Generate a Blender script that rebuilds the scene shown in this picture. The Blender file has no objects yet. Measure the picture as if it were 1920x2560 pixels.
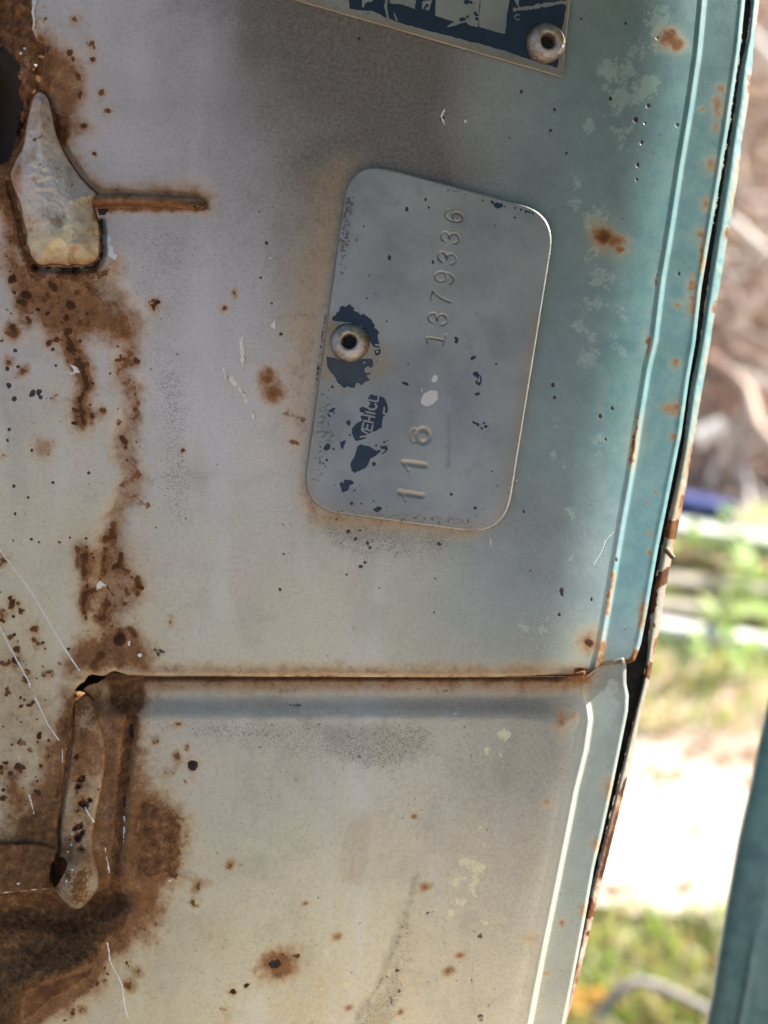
import bpy, bmesh, math, random
import numpy as np
from mathutils import Matrix, Vector

R = math.radians
random.seed(7)
rng = np.random.default_rng(11)
sc = bpy.context.scene

# ------------------------------------------------------------------ camera, sky, sun, exposure
PITCH = R(20.0)              # the pillar leans back, the phone looks down on it
HGT = 0.90                   # height of the middle of the picture above the ground
S = 0.00008                  # metres on the panel per photograph pixel
D0 = 0.20                    # phone to panel
M = Matrix.Translation((0, 0, HGT)) @ Matrix.Rotation(-PITCH, 4, 'X')

cam_d = bpy.data.cameras.new('camera')
cam = bpy.data.objects.new('camera', cam_d)
sc.collection.objects.link(cam)
cam_d.sensor_fit = 'VERTICAL'
cam_d.sensor_height = 36.0
cam_d.sensor_width = 27.0
cam_d.lens = 36.0 * D0 / (2560 * S)
cam_d.clip_start = 0.005
cam_d.clip_end = 400.0
cam_d.dof.use_dof = True
cam_d.dof.focus_distance = D0 + 0.001
cam_d.dof.aperture_fstop = 8.8
cam.matrix_world = M @ Matrix.Translation((0, -D0, 0)) @ Matrix.Rotation(R(90), 4, 'X')
sc.camera = cam

SUN = Vector((0.75, 0.29, 0.60)).normalized()      # towards the sun
world = bpy.data.worlds.new('World')
sc.world = world
world.use_nodes = True
wn = world.node_tree
for n in list(wn.nodes):
    wn.nodes.remove(n)
sky = wn.nodes.new('ShaderNodeTexSky')
sky.sky_type = 'NISHITA'
sky.sun_disc = False
sky.sun_elevation = math.asin(SUN.z)
sky.sun_rotation = math.atan2(SUN.x, SUN.y)
sky.air_density = 1.0
sky.dust_density = 3.0
bg = wn.nodes.new('ShaderNodeBackground')
bg.inputs['Strength'].default_value = 0.078
wo = wn.nodes.new('ShaderNodeOutputWorld')
wn.links.new(sky.outputs[0], bg.inputs[0])
wn.links.new(bg.outputs[0], wo.inputs[0])

sun_d = bpy.data.lights.new('sun', 'SUN')
sun_d.energy = 5.0
sun_d.angle = R(0.5)
sun_d.color = (1.0, 0.95, 0.86)
sun = bpy.data.objects.new('sun', sun_d)
sc.collection.objects.link(sun)
sun.rotation_euler = (-SUN).to_track_quat('-Z', 'Y').to_euler()
sun.location = SUN * 6

sc.view_settings.view_transform = 'Standard'
sc.view_settings.look = 'None'
sc.view_settings.gamma = 1.0
sc.view_settings.use_curve_mapping = False
sc.view_settings.exposure = 1.6
sc.render.engine = 'CYCLES'
sc.cycles.use_denoising = True
sc.cycles.adaptive_threshold = 0.03
sc.cycles.max_bounces = 4
sc.cycles.diffuse_bounces = 3
sc.cycles.glossy_bounces = 2
sc.cycles.caustics_reflective = False
sc.cycles.caustics_refractive = False
sc.cycles.sample_clamp_indirect = 6.0

# ------------------------------------------------------------------ small helpers
def link(o):
    sc.collection.objects.link(o)
    return o

def thing(name, label, cat, mat=None, group=None):
    o = bpy.data.objects.new(name, None)
    o.empty_display_size = 0.02
    link(o)
    o.matrix_world = mat if mat is not None else Matrix()
    o['label'] = label
    o['category'] = cat
    if group:
        o['group'] = group
    return o

def part(name, mesh, parent):
    o = link(bpy.data.objects.new(name, mesh))
    o.parent = parent
    return o

def Z(ox, oy, k, pts):                 # coordinates read in an enlarged crop -> photograph pixels
    return [(ox + x / k, oy + y / k) for x, y in pts]
def z1(*p): return Z(0, 0, 2.572, p)
def z2(*p): return Z(640, 0, 2.572, p)
def z3(*p): return Z(1280, 0, 2.572, p)
def z4(*p): return Z(0, 850, 2.572, p)
def z5(*p): return Z(640, 700, 2.572, p)
def z6(*p): return Z(1280, 850, 2.572, p)
def z7(*p): return Z(0, 1700, 2.572, p)
def z8(*p): return Z(640, 1700, 2.572, p)
def z9(*p): return Z(1280, 1700, 2.572, p)

def local(px, py, d):                  # panel coordinates: x right, y into the scene, z up; d = millimetres towards the lens
    k = (D0 - d * 0.001) / D0
    return ((px - 960) * S * k, -d * 0.001, (1280 - py) * S * k)

# hash noise
def _h(ix, iy, seed):
    n = (ix.astype(np.int64) * 374761393 + iy.astype(np.int64) * 668265263 + seed * 1442695041) & 0xFFFFFFFF
    n = ((n ^ (n >> 13)) * 1274126177) & 0xFFFFFFFF
    n = ((n ^ (n >> 16)) * 2246822519) & 0xFFFFFFFF
    return ((n ^ (n >> 15)) & 0xFFFFFF) / float(0xFFFFFF)

def vnoise(X, Y, seed):
    ix = np.floor(X); iy = np.floor(Y)
    fx = X - ix; fy = Y - iy
    fx = fx * fx * (3 - 2 * fx); fy = fy * fy * (3 - 2 * fy)
    a = _h(ix, iy, seed); b = _h(ix + 1, iy, seed)
    c = _h(ix, iy + 1, seed); e = _h(ix + 1, iy + 1, seed)
    return (a * (1 - fx) + b * fx) * (1 - fy) + (c * (1 - fx) + e * fx) * fy

def fbm(X, Y, scale, seed, octv=4):    # mean 0, about -0.5..0.5
    s = 0; a = 1.0; t = 0; x = X / scale; y = Y / scale
    for i in range(octv):
        s = s + a * (vnoise(x + 17.3 * i, y - 9.1 * i, seed + i) - 0.5)
        t += a; a *= 0.55; x = x * 2.03; y = y * 2.03
    return s / t * 1.6

def sstep(a, b, x):
    t = np.clip((x - a) / (b - a), 0, 1)
    return t * t * (3 - 2 * t)

def d_line(X, Y, pts):
    best = np.full(X.shape, 1e9); bx = np.zeros(X.shape); by = np.zeros(X.shape)
    for (x0, y0), (x1, y1) in zip(pts[:-1], pts[1:]):
        dx, dy = x1 - x0, y1 - y0
        L = dx * dx + dy * dy + 1e-9
        t = np.clip(((X - x0) * dx + (Y - y0) * dy) / L, 0, 1)
        qx = x0 + t * dx; qy = y0 + t * dy
        dd = (X - qx) ** 2 + (Y - qy) ** 2
        m = dd < best
        best = np.where(m, dd, best); bx = np.where(m, qx, bx); by = np.where(m, qy, by)
    return np.sqrt(best), bx, by

def sd_poly(X, Y, pts):
    P = list(pts) + [pts[0]]
    d, bx, by = d_line(X, Y, P)
    ins = np.zeros(X.shape, bool)
    for (x0, y0), (x1, y1) in zip(P[:-1], P[1:]):
        if y0 == y1:
            continue
        c = ((y0 > Y) != (y1 > Y)) & (X < (x1 - x0) * (Y - y0) / (y1 - y0) + x0)
        ins ^= c
    return np.where(ins, -d, d), bx, by

def smooth_poly(pts, it=2):            # Chaikin corner cutting, closed
    P = [tuple(p) for p in pts]
    for _ in range(it):
        Q = []
        for i in range(len(P)):
            a = P[i]; b = P[(i + 1) % len(P)]
            Q.append((a[0] * .75 + b[0] * .25, a[1] * .75 + b[1] * .25))
            Q.append((a[0] * .25 + b[0] * .75, a[1] * .25 + b[1] * .75))
        P = Q
    return P

def smooth_line(pts, it=2):
    P = [tuple(p) for p in pts]
    for _ in range(it):
        Q = [P[0]]
        for a, b in zip(P[:-1], P[1:]):
            Q.append((a[0] * .75 + b[0] * .25, a[1] * .75 + b[1] * .25))
            Q.append((a[0] * .25 + b[0] * .75, a[1] * .25 + b[1] * .75))
        Q.append(P[-1])
        P = Q
    return P

class Sheet:
    """A pressed sheet of metal: a grid over photograph pixels with a height and painted-on wear masks."""
    def __init__(s, xs, ys, seed, masks):
        s.xs = np.asarray(xs, float); s.ys = np.asarray(ys, float)
        s.X, s.Y = np.meshgrid(s.xs, s.ys)
        s.H = np.zeros(s.X.shape)
        s.m = {k: np.zeros(s.X.shape) for k in masks}
        s.n40 = fbm(s.X, s.Y, 40, seed); s.n12 = fbm(s.X, s.Y, 12, seed + 50); s.n120 = fbm(s.X, s.Y, 130, seed + 90)
        s.clip = None
        s.pitch = float(np.median(np.diff(s.xs)))
    def win(s, x0, x1, y0, y1):
        i0, i1 = np.searchsorted(s.xs, [x0, x1]); j0, j1 = np.searchsorted(s.ys, [y0, y1])
        return (slice(max(j0 - 1, 0), j1 + 1), slice(max(i0 - 1, 0), i1 + 1))
    def _put(s, k, w, v, mode):
        a = s.m[k] if k != 'H' else s.H
        if mode == 'max': a[w] = np.maximum(a[w], v)
        elif mode == 'add': a[w] = a[w] + v
        elif mode == 'sub': a[w] = np.minimum(a[w], 1 - v)
    def blob(s, k, x, y, r, soft=.5, rough=.5, v=1.0, ry=None, rot=0.0, mode='max'):
        ry = ry or r
        e = max(r, ry) * (1.6 + soft)
        w = s.win(x - e, x + e, y - e, y + e)
        X = s.X[w] - x; Y = s.Y[w] - y
        c, sn = math.cos(rot), math.sin(rot)
        q = np.sqrt(((X * c + Y * sn) / r) ** 2 + ((-X * sn + Y * c) / ry) ** 2)
        q = q + rough * (s.n40[w] if r > 14 else s.n12[w]) + rough * .5 * s.n12[w]
        s._put(k, w, v * (1 - sstep(1 - soft, 1 + soft * .6, q)), mode)
    def line(s, k, pts, r, soft=.5, rough=.5, v=1.0, mode='max'):
        e = r * 2.2 + 4
        px = [p[0] for p in pts]; py = [p[1] for p in pts]
        w = s.win(min(px) - e, max(px) + e, min(py) - e, max(py) + e)
        q = d_line(s.X[w], s.Y[w], pts)[0] / r
        q = q + rough * (s.n40[w] if r > 14 else s.n12[w]) + rough * .5 * s.n12[w]
        s._put(k, w, v * (1 - sstep(1 - soft, 1 + soft * .6, q)), mode)
    def area(s, k, pts, soft=8, rough=6, v=1.0, mode='max'):
        if k == 'stain': soft = soft * 1.9 + 6
        e = soft * 2 + rough * 2 + 4
        px = [p[0] for p in pts]; py = [p[1] for p in pts]
        w = s.win(min(px) - e, max(px) + e, min(py) - e, max(py) + e)
        q = sd_poly(s.X[w], s.Y[w], pts)[0] + rough * (s.n40[w] + .7 * s.n12[w])
        s._put(k, w, v * (1 - sstep(-soft, soft, q)), mode)
    def scatter(s, k, poly, n, r0, r1, soft=.5, rough=.6, v=1.0):
        px = [p[0] for p in poly]; py = [p[1] for p in poly]
        done = 0
        for _ in range(n * 6):
            if done >= n: break
            x = random.uniform(min(px), max(px)); y = random.uniform(min(py), max(py))
            if sd_poly(np.array([x]), np.array([y]), poly)[0][0] > 0: continue
            r = r0 * (r1 / r0) ** (random.random() ** 1.8)
            s.blob(k, x, y, r, soft, rough, v * random.uniform(.7, 1), ry=r * random.uniform(.6, 1.5), rot=random.uniform(0, 3))
            done += 1
    def bleed(s, n=5, amt=.8, run=8):
        def box(a, k, ax):
            p = [(0, 0), (0, 0)]; p[ax] = (k + 1, k)
            c = np.cumsum(np.pad(a, p, mode='edge'), axis=ax)
            m = a.shape[ax]; w = 2 * k + 1
            return (np.take(c, range(w, m + w), ax) - np.take(c, range(0, m), ax)) / w
        src = np.clip((np.maximum(s.m['rust'], s.m['scale']) - .42) * 3, 0, 1)
        b = src
        for _ in range(2): b = box(box(b, n, 0), n, 1)
        w = src
        for _ in range(2): w = box(box(w, 4 * n, 0), 4 * n, 1)
        d = np.roll(box(box(src, run, 0), 2, 1), run, 0)
        v = amt * 1.1 * np.clip(1.6 * b * (1 + .9 * s.n12 + .6 * s.n40), 0, 1) + .50 * amt * np.clip(d * (1 + s.n40), 0, 1) + .75 * amt * np.clip(2.4 * w * (1 + .8 * s.n40 + .5 * s.n120), 0, 1)
        s.m['stain'] = np.clip(np.maximum(s.m['stain'], np.minimum(v, .80)) + .10 * v, 0, .86)
    def outline(s, pts, roll=8, drop=0.9):
        sd, bx, by = sd_poly(s.X, s.Y, pts)
        lim = 1.45 * s.pitch
        near = (sd > 0) & (sd <= lim)
        s.X = np.where(near, bx, s.X); s.Y = np.where(near, by, s.Y)
        s.clip = sd > lim
        if drop:
            s.H -= drop * (1 - sstep(0, roll, -sd)) ** 1.5
        return sd
    def mesh(s, name, mat, packs, origin=(0, 0, 0)):
        ny, nx = s.X.shape
        k = (D0 - s.H * 0.001) / D0
        V = np.stack([(s.X - 960) * S * k - origin[0], -s.H * 0.001 - origin[1], (1280 - s.Y) * S * k - origin[2]], -1).reshape(-1, 3)
        I = np.arange(ny * nx).reshape(ny, nx)
        F = np.stack([I[:-1, :-1], I[1:, :-1], I[1:, 1:], I[:-1, 1:]], -1).reshape(-1, 4)
        if s.clip is not None:
            bad = s.clip.reshape(-1)
            F = F[~bad[F].any(1)]
            used = np.zeros(len(V), bool); used[F.reshape(-1)] = True
            mp = np.cumsum(used) - 1
            F = mp[F]
        else:
            used = np.ones(len(V), bool)
        V = V[used]
        me = bpy.data.meshes.new(name)
        me.vertices.add(len(V)); me.vertices.foreach_set('co', V.reshape(-1).astype(np.float32))
        me.loops.add(F.size); me.loops.foreach_set('vertex_index', F.reshape(-1).astype(np.int32))
        me.polygons.add(len(F))
        me.polygons.foreach_set('loop_start', (np.arange(len(F)) * 4).astype(np.int32))
        me.polygons.foreach_set('use_smooth', np.ones(len(F), bool))
        me.update(calc_edges=True)
        for an, keys in packs.items():
            at = me.attributes.new(an, 'FLOAT_COLOR', 'POINT')
            A = np.zeros((len(V), 4), np.float32)
            for i, kk in enumerate(keys):
                if kk: A[:, i] = np.clip(s.m[kk].reshape(-1)[used], 0, 1)
            at.data.foreach_set('color', A.reshape(-1))
        me.materials.append(mat)
        return me

# ------------------------------------------------------------------ node helper
class NT:
    def __init__(s, name):
        s.mat = bpy.data.materials.new(name); s.mat.use_nodes = True
        s.t = s.mat.node_tree
        for n in list(s.t.nodes): s.t.nodes.remove(n)
        s.out = s.t.nodes.new('ShaderNodeOutputMaterial')
        s.b = s.t.nodes.new('ShaderNodeBsdfPrincipled')
        s.t.links.new(s.b.outputs[0], s.out.inputs[0])
        s.tc = s.t.nodes.new('ShaderNodeTexCoord').outputs['Object']
    def n(s, typ, **kw):
        nd = s.t.nodes.new(typ)
        for k, v in kw.items(): setattr(nd, k, v)
        return nd
    def put(s, sock, v):
        if v is None: return
        if isinstance(v, bpy.types.NodeSocket): s.t.links.new(v, sock)
        elif isinstance(v, (tuple, list)) and len(v) == 3 and sock.type == 'RGBA': sock.default_value = (*v, 1)
        else: sock.default_value = v
    def math(s, op, a, b=None, c=None, clamp=False):
        nd = s.n('ShaderNodeMath', operation=op, use_clamp=clamp)
        for i, v in enumerate((a, b, c)): s.put(nd.inputs[i], v)
        return nd.outputs[0]
    def mix(s, f, a, b, blend='MIX'):
        nd = s.n('ShaderNodeMix', data_type='RGBA', blend_type=blend)
        nd.clamp_factor = True
        s.put(nd.inputs[0], f); s.put(nd.inputs[6], a); s.put(nd.inputs[7], b)
        return nd.outputs[2]
    def noise(s, scale, detail=4, rough=.55, dist=0.0, stretch=None):
        nd = s.n('ShaderNodeTexNoise')
        nd.inputs['Scale'].default_value = scale; nd.inputs['Detail'].default_value = detail
        nd.inputs['Roughness'].default_value = rough; nd.inputs['Distortion'].default_value = dist
        v = s.tc
        if stretch:
            mp = s.n('ShaderNodeMapping'); s.put(mp.inputs['Vector'], v); mp.inputs['Scale'].default_value = stretch
            v = mp.outputs[0]
        s.put(nd.inputs['Vector'], v)
        return nd.outputs['Fac']
    def voro(s, scale, feature='F1'):
        nd = s.n('ShaderNodeTexVoronoi', feature=feature)
        nd.inputs['Scale'].default_value = scale
        s.put(nd.inputs['Vector'], s.tc)
        return nd
    def ramp(s, f, stops):
        nd = s.n('ShaderNodeValToRGB')
        el = nd.color_ramp.elements
        while len(el) < len(stops): el.new(.5)
        for e, (p, c) in zip(el, stops):
            e.position = p; e.color = (*c, 1)
        s.put(nd.inputs[0], f)
        return nd.outputs[0]
    def step(s, a, b, x):
        nd = s.n('ShaderNodeMapRange', interpolation_type='SMOOTHSTEP')
        s.put(nd.inputs['Value'], x); s.put(nd.inputs['From Min'], a); s.put(nd.inputs['From Max'], b)
        return nd.outputs[0]
    def attr(s, name):
        a = s.n('ShaderNodeAttribute', attribute_name=name)
        sp = s.n('ShaderNodeSeparateColor'); s.put(sp.inputs[0], a.outputs['Color'])
        return sp.outputs[0], sp.outputs[1], sp.outputs[2], a.outputs['Alpha']
    def bump(s, h, dist, strength=1.0, normal=None):
        nd = s.n('ShaderNodeBump')
        nd.inputs['Strength'].default_value = strength; nd.inputs['Distance'].default_value = dist
        s.put(nd.inputs['Height'], h)
        if normal is not None: s.put(nd.inputs['Normal'], normal)
        return nd.outputs[0]
    def done(s, col, rough, normal=None, metal=0.0, spec=None):
        s.put(s.b.inputs['Base Color'], col); s.put(s.b.inputs['Roughness'], rough)
        s.put(s.b.inputs['Metallic'], metal)
        if normal is not None: s.put(s.b.inputs['Normal'], normal)
        if spec is not None: s.put(s.b.inputs['Specular IOR Level'], spec)
        return s.mat

RUST = [(0.25, (0.030, 0.014, 0.010)), (0.42, (0.085, 0.037, 0.020)), (0.58, (0.215, 0.094, 0.036)), (0.78, (0.42, 0.23, 0.095))]

def mat_panel():
    t = NT('weathered_paint')
    teal, stain, rust, grime_and_shade = t.attr('wear_a')
    peel, speck, white, black = t.attr('wear_b')
    beige, scale_, yellow, bare = t.attr('wear_c')
    nb = t.noise(22, 2); nm = t.noise(260, 4, .62); nf = t.noise(1500, 3, .7); nx = t.noise(4200, 2, .7)
    col = t.mix(t.step(.35, .65, nb), (0.51, 0.495, 0.515), (0.435, 0.425, 0.445))
    col = t.mix(beige, col, (0.56, 0.505, 0.375))
    col = t.mix(t.math('MULTIPLY', t.step(.40, .75, nf), .30), col, (.22, .20, .18))
    col = t.mix(t.math('MULTIPLY', t.step(.45, .80, nx), .22), col, (.62, .61, .58))
    nst = t.noise(46, 4, .62, stretch=(1.6, 1.0, .28)); ncl = t.noise(75, 4, .6, dist=.6)
    col = t.mix(t.math('MULTIPLY', t.step(.48, .74, ncl), .34), col, (.27, .235, .205))
    col = t.mix(t.math('MULTIPLY', t.step(.50, .70, nst), .30), col, (.60, .60, .655))
    col = t.mix(t.math('MULTIPLY', t.step(.44, .28, nst), .30), col, (.30, .26, .22))
    tl = t.mix(t.step(.35, .65, nm), (0.122, 0.258, 0.292), (0.165, 0.312, 0.335))
    tl = t.mix(t.math('MULTIPLY', t.step(.58, .78, nx), .5), tl, (0.03, 0.11, 0.13))
    col = t.mix(teal, col, tl)
    # sooty dirt film, also carrying the shade painted on the upper panel
    gf = t.math('MULTIPLY', grime_and_shade, t.math('ADD', .62, t.math('MULTIPLY', nf, .55)), clamp=True)
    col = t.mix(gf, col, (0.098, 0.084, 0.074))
    # chalky paint left in islands
    pk = t.step(.46, .54, t.math('ADD', peel, t.math('ADD', t.math('MULTIPLY', t.math('SUBTRACT', nm, .5), 1.3), t.math('MULTIPLY', t.math('SUBTRACT', nf, .5), .9))))
    col = t.mix(t.math('MULTIPLY', pk, t.math('ADD', .15, t.math('MULTIPLY', nf, .6))), col, t.mix(teal, (0.52, 0.53, 0.46), (0.30, 0.42, 0.40)))
    yk = t.step(.48, .56, t.math('ADD', yellow, t.math('ADD', t.math('MULTIPLY', t.math('SUBTRACT', nm, .5), 1.2), t.math('MULTIPLY', t.math('SUBTRACT', nf, .5), .8))))
    col = t.mix(t.math('MULTIPLY', yk, .75), col, (0.58, 0.55, 0.37))
    # fine specks of dirt
    sp = t.step(t.math('SUBTRACT', .80, t.math('MULTIPLY', speck, .26)), t.math('SUBTRACT', .86, t.math('MULTIPLY', speck, .26)), nx)
    col = t.mix(t.math('MULTIPLY', sp, t.math('MULTIPLY', speck, .85, clamp=True)), col, (0.12, 0.088, 0.068))
    ny = t.noise(1100, 2, .5)
    sp2 = t.step(.75, .78, t.math('ADD', ny, t.math('MULTIPLY', speck, .06)))
    col = t.mix(t.math('MULTIPLY', sp2, .7), col, (0.07, 0.045, 0.035))
    # rust run-off film, from ochre to brown where thick
    sf = t.math('MULTIPLY', stain, t.math('ADD', t.math('ADD', .38, t.math('MULTIPLY', nm, .72)), t.math('MULTIPLY', nf, .52)), clamp=True)
    scol = t.ramp(sf, [(0.0, (0.57, 0.46, 0.27)), (0.28, (0.48, 0.325, 0.150)), (0.52, (0.35, 0.195, 0.085)), (0.76, (0.235, 0.112, 0.048)), (1.0, (0.140, 0.064, 0.032))])
    scol = t.mix(t.math('MULTIPLY', t.step(.50, .68, t.noise(520, 4, .68, dist=.4)), .55), scol, (0.085, 0.042, 0.026))
    scol = t.mix(t.math('MULTIPLY', t.step(.56, .72, nx), .35), scol, (0.52, 0.36, 0.19))
    col = t.mix(t.math('MULTIPLY', sf, 1.28, clamp=True), col, scol)
    # scabs of rust: orange at the thin rim, dark in the middle
    fine = t.math('ADD', t.math('MULTIPLY', t.math('SUBTRACT', nf, .5), 1.0), t.math('MULTIPLY', t.math('SUBTRACT', nx, .5), .5))
    rv = t.math('ADD', t.math('ADD', rust, t.math('MULTIPLY', t.math('SUBTRACT', nm, .5), .7)), t.math('MULTIPLY', fine, t.math('MULTIPLY', rust, 1.0, clamp=True)))
    rk = t.step(.36, .66, rv)
    rcol = t.ramp(t.math('SUBTRACT', t.math('ADD', t.math('ADD', t.math('MULTIPLY', nf, .55), t.math('MULTIPLY', nx, .3)), .46), t.math('MULTIPLY', rv, .58)), RUST)
    col = t.mix(rk, col, rcol)
    # thick scale (whole areas gone to rust)
    sv = t.math('ADD', t.math('ADD', scale_, t.math('MULTIPLY', t.math('SUBTRACT', nm, .5), .55)), t.math('MULTIPLY', t.math('SUBTRACT', nf, .5), .45))
    sk = t.step(.45, .55, sv)
    ns = t.noise(620, 5, .72)
    skc = t.ramp(t.math('ADD', t.math('MULTIPLY', ns, .75), t.math('MULTIPLY', nb, .25)),
                 [(0.30, (0.040, 0.019, 0.011)), (0.43, (0.105, 0.049, 0.024)), (0.55, (0.185, 0.088, 0.039)), (0.70, (0.36, 0.20, 0.09))])
    col = t.mix(sk, col, skc)
    bk = t.step(.42, .58, t.math('ADD', black, t.math('MULTIPLY', fine, .55)))
    col = t.mix(bk, col, t.mix(nf, (0.012, 0.009, 0.009), (0.05, 0.036, 0.03)))
    wk = t.step(.42, .55, t.math('ADD', white, t.math('MULTIPLY', t.math('SUBTRACT', nf, .5), .6)))
    col = t.mix(wk, col, (0.66, 0.64, 0.60))
    col = t.mix(t.step(.45, .55, bare), col, (0.60, 0.66, 0.74))
    rs = t.math('MAXIMUM', rk, sk)
    rough = t.math('ADD', t.math('ADD', .30, t.math('MULTIPLY', t.math('MAXIMUM', rs, sf), .50)), t.math('MULTIPLY', gf, .2), clamp=True)
    h = t.math('MULTIPLY', nf, t.math('ADD', .06, t.math('MULTIPLY', t.math('MAXIMUM', t.math('SUBTRACT', rust, .42, clamp=True), scale_), 1.3)))
    h = t.math('ADD', h, t.math('MULTIPLY', ns, t.math('MULTIPLY', scale_, 1.3)))
    h = t.math('SUBTRACT', h, t.math('MULTIPLY', t.math('ADD', black, white), .2))
    return t.done(col, rough, t.bump(h, 0.00042), spec=t.math('MULTIPLY', t.math('SUBTRACT', 1.0, t.math('MULTIPLY', t.math('MAXIMUM', rs, sf), .75, clamp=True)), .45))

def mat_plate():
    t = NT('stamped_aluminium')
    navy, stain, dirt, black = t.attr('wear_a')
    white, scuff, faded, _ = t.attr('wear_b')
    nm = t.noise(300, 4, .6); nf = t.noise(1600, 4, .65); nx = t.noise(5200, 3, .7); nb = t.noise(45, 3)
    col = t.mix(t.step(.3, .7, nb), (0.345, 0.35, 0.345), (0.24, 0.25, 0.255))
    col = t.mix(t.math('MULTIPLY', t.step(.45, .75, nx), .45), col, (0.19, 0.185, 0.17))
    ncl = t.noise(110, 4, .65, dist=.5)
    col = t.mix(t.math('MULTIPLY', t.step(.46, .72, ncl), .45), col, (0.17, 0.175, 0.18))
    col = t.mix(t.math('MULTIPLY', stain, t.math('ADD', .4, nm), clamp=True), col, (0.30, 0.215, 0.12))
    df = t.math('MULTIPLY', t.step(t.math('SUBTRACT', .78, t.math('MULTIPLY', dirt, .40)), t.math('SUBTRACT', .90, t.math('MULTIPLY', dirt, .40)), nf), dirt)
    col = t.mix(df, col, (0.075, 0.07, 0.068))
    col = t.mix(t.math('MULTIPLY', scuff, t.math('ADD', .2, nm), clamp=True), col, (0.16, 0.175, 0.20))
    nk = t.step(.44, .56, t.math('ADD', navy, t.math('MULTIPLY', t.math('SUBTRACT', nf, .5), .3)))
    nv = t.mix(t.math('MULTIPLY', t.step(.55, .8, nm), .5), (0.009, 0.019, 0.044), (0.018, 0.035, 0.065))
    nv = t.mix(t.math('MULTIPLY', t.step(.60, .72, nf), t.math('ADD', .12, faded)), nv, (0.16, 0.21, 0.25))
    nv = t.mix(t.math('MULTIPLY', faded, .6), nv, (0.055, 0.06, 0.065))
    col = t.mix(nk, col, nv)
    bk = t.step(.42, .56, black)
    col = t.mix(bk, col, (0.02, 0.012, 0.012))
    wk = t.step(.42, .56, t.math('ADD', white, t.math('MULTIPLY', t.math('SUBTRACT', nf, .5), .5)))
    col = t.mix(wk, col, (0.50, 0.50, 0.52))
    cover = t.math('MAXIMUM', nk, t.math('MAXIMUM', bk, wk))
    metal = t.math('MULTIPLY', .38, t.math('SUBTRACT', 1.0, cover))
    h = t.math('ADD', t.math('MULTIPLY', nf, .22), t.math('MULTIPLY', nk, .5))
    h = t.math('ADD', h, t.math('MULTIPLY', wk, .25))
    return t.done(col, t.math('ADD', .32, t.math('MULTIPLY', nm, .22)), t.bump(h, 0.00012), metal=metal)

def mat_rivet():
    t = NT('zinc_rivet')
    nm = t.noise(420, 4, .65); nf = t.noise(2200, 4, .65)
    ln = t.n('ShaderNodeVectorMath', operation='LENGTH'); t.put(ln.inputs[0], t.tc)
    col = t.mix(t.step(.42, .66, nm), (0.36, 0.355, 0.37), (0.30, 0.22, 0.13))
    col = t.mix(t.step(.58, .70, nf), col, (0.09, 0.075, 0.065))
    edge = t.step(.0031, .0041, t.math('ADD', ln.outputs['Value'], t.math('MULTIPLY', t.math('SUBTRACT', nm, .5), .0016)))
    col = t.mix(t.math('MULTIPLY', edge, .85), col, (0.10, 0.07, 0.045))
    return t.done(col, t.math('ADD', .30, t.math('MULTIPLY', nm, .35)), t.bump(t.math('ADD', nf, t.math('MULTIPLY', nm, 1.5)), 0.00022), metal=.75)

def mat_simple(name, c1, c2, scale, rough=.8, bump=0.0, detail=5, spec=.4, lo=.35, hi=.65):
    t = NT(name)
    n = t.noise(scale, detail, .6)
    col = t.mix(t.step(lo, hi, n), c1, c2)
    return t.done(col, rough, t.bump(n, bump) if bump else None, spec=spec)

MAT_PANEL = mat_panel(); MAT_PLATE = mat_plate(); MAT_RIVET = mat_rivet()
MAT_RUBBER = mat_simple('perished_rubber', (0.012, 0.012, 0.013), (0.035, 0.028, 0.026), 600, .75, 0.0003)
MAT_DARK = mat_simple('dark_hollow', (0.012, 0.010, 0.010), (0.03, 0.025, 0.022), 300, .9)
MASKS = ['teal', 'stain', 'rust', 'grime_and_shade', 'peel', 'speck', 'white', 'black', 'beige', 'scale', 'yellow', 'bare']
PACK = {'wear_a': ['teal', 'stain', 'rust', 'grime_and_shade'], 'wear_b': ['peel', 'speck', 'white', 'black'], 'wear_c': ['beige', 'scale', 'yellow', 'bare']}
PP = 3.0     # grid pitch in photograph pixels

# ------------------------------------------------------------------ the pillar
pillar = thing('door_pillar', 'rusting cream and teal vehicle door pillar carrying two riveted metal plates', 'car body', M)

RIDGE_U = [(1775, -400), (1756, 0), (1743, 136), (1723, 272), (1700, 408), (1673, 583), (1653, 700), (1634, 855), (1618, 920), (1599, 1037),
           (1575, 1188), (1552, 1317), (1529, 1453), (1509, 1569), (1498, 1628), (1488, 1670), (1470, 1690), (1440, 1800)]
EDGE_U = [(1885, -400), (1863, 0), (1851, 117), (1840, 194), (1820, 330), (1801, 447), (1774, 603), (1754, 719), (1739, 855), (1723, 947),
          (1704, 1083), (1673, 1239), (1645, 1375), (1618, 1530), (1603, 1608), (1590, 1648)]
RIDGE_L = [(1470, 1600), (1457, 1700), (1457, 1739), (1466, 1768), (1470, 1800), (1459, 1875), (1435, 1972), (1412, 2089), (1389, 2205), (1365, 2322),
           (1338, 2458), (1319, 2560), (1240, 3000)]
EDGE_L = [(1560, 1600), (1566, 1708), (1572, 1739), (1570, 1778), (1552, 1867), (1529, 1980), (1505, 2089), (1486, 2167), (1467, 2275), (1451, 2361),
          (1432, 2458), (1412, 2560), (1330, 3000)]
def xat(line, Y):
    return np.interp(Y, [p[1] for p in line], [p[0] for p in line])

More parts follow.
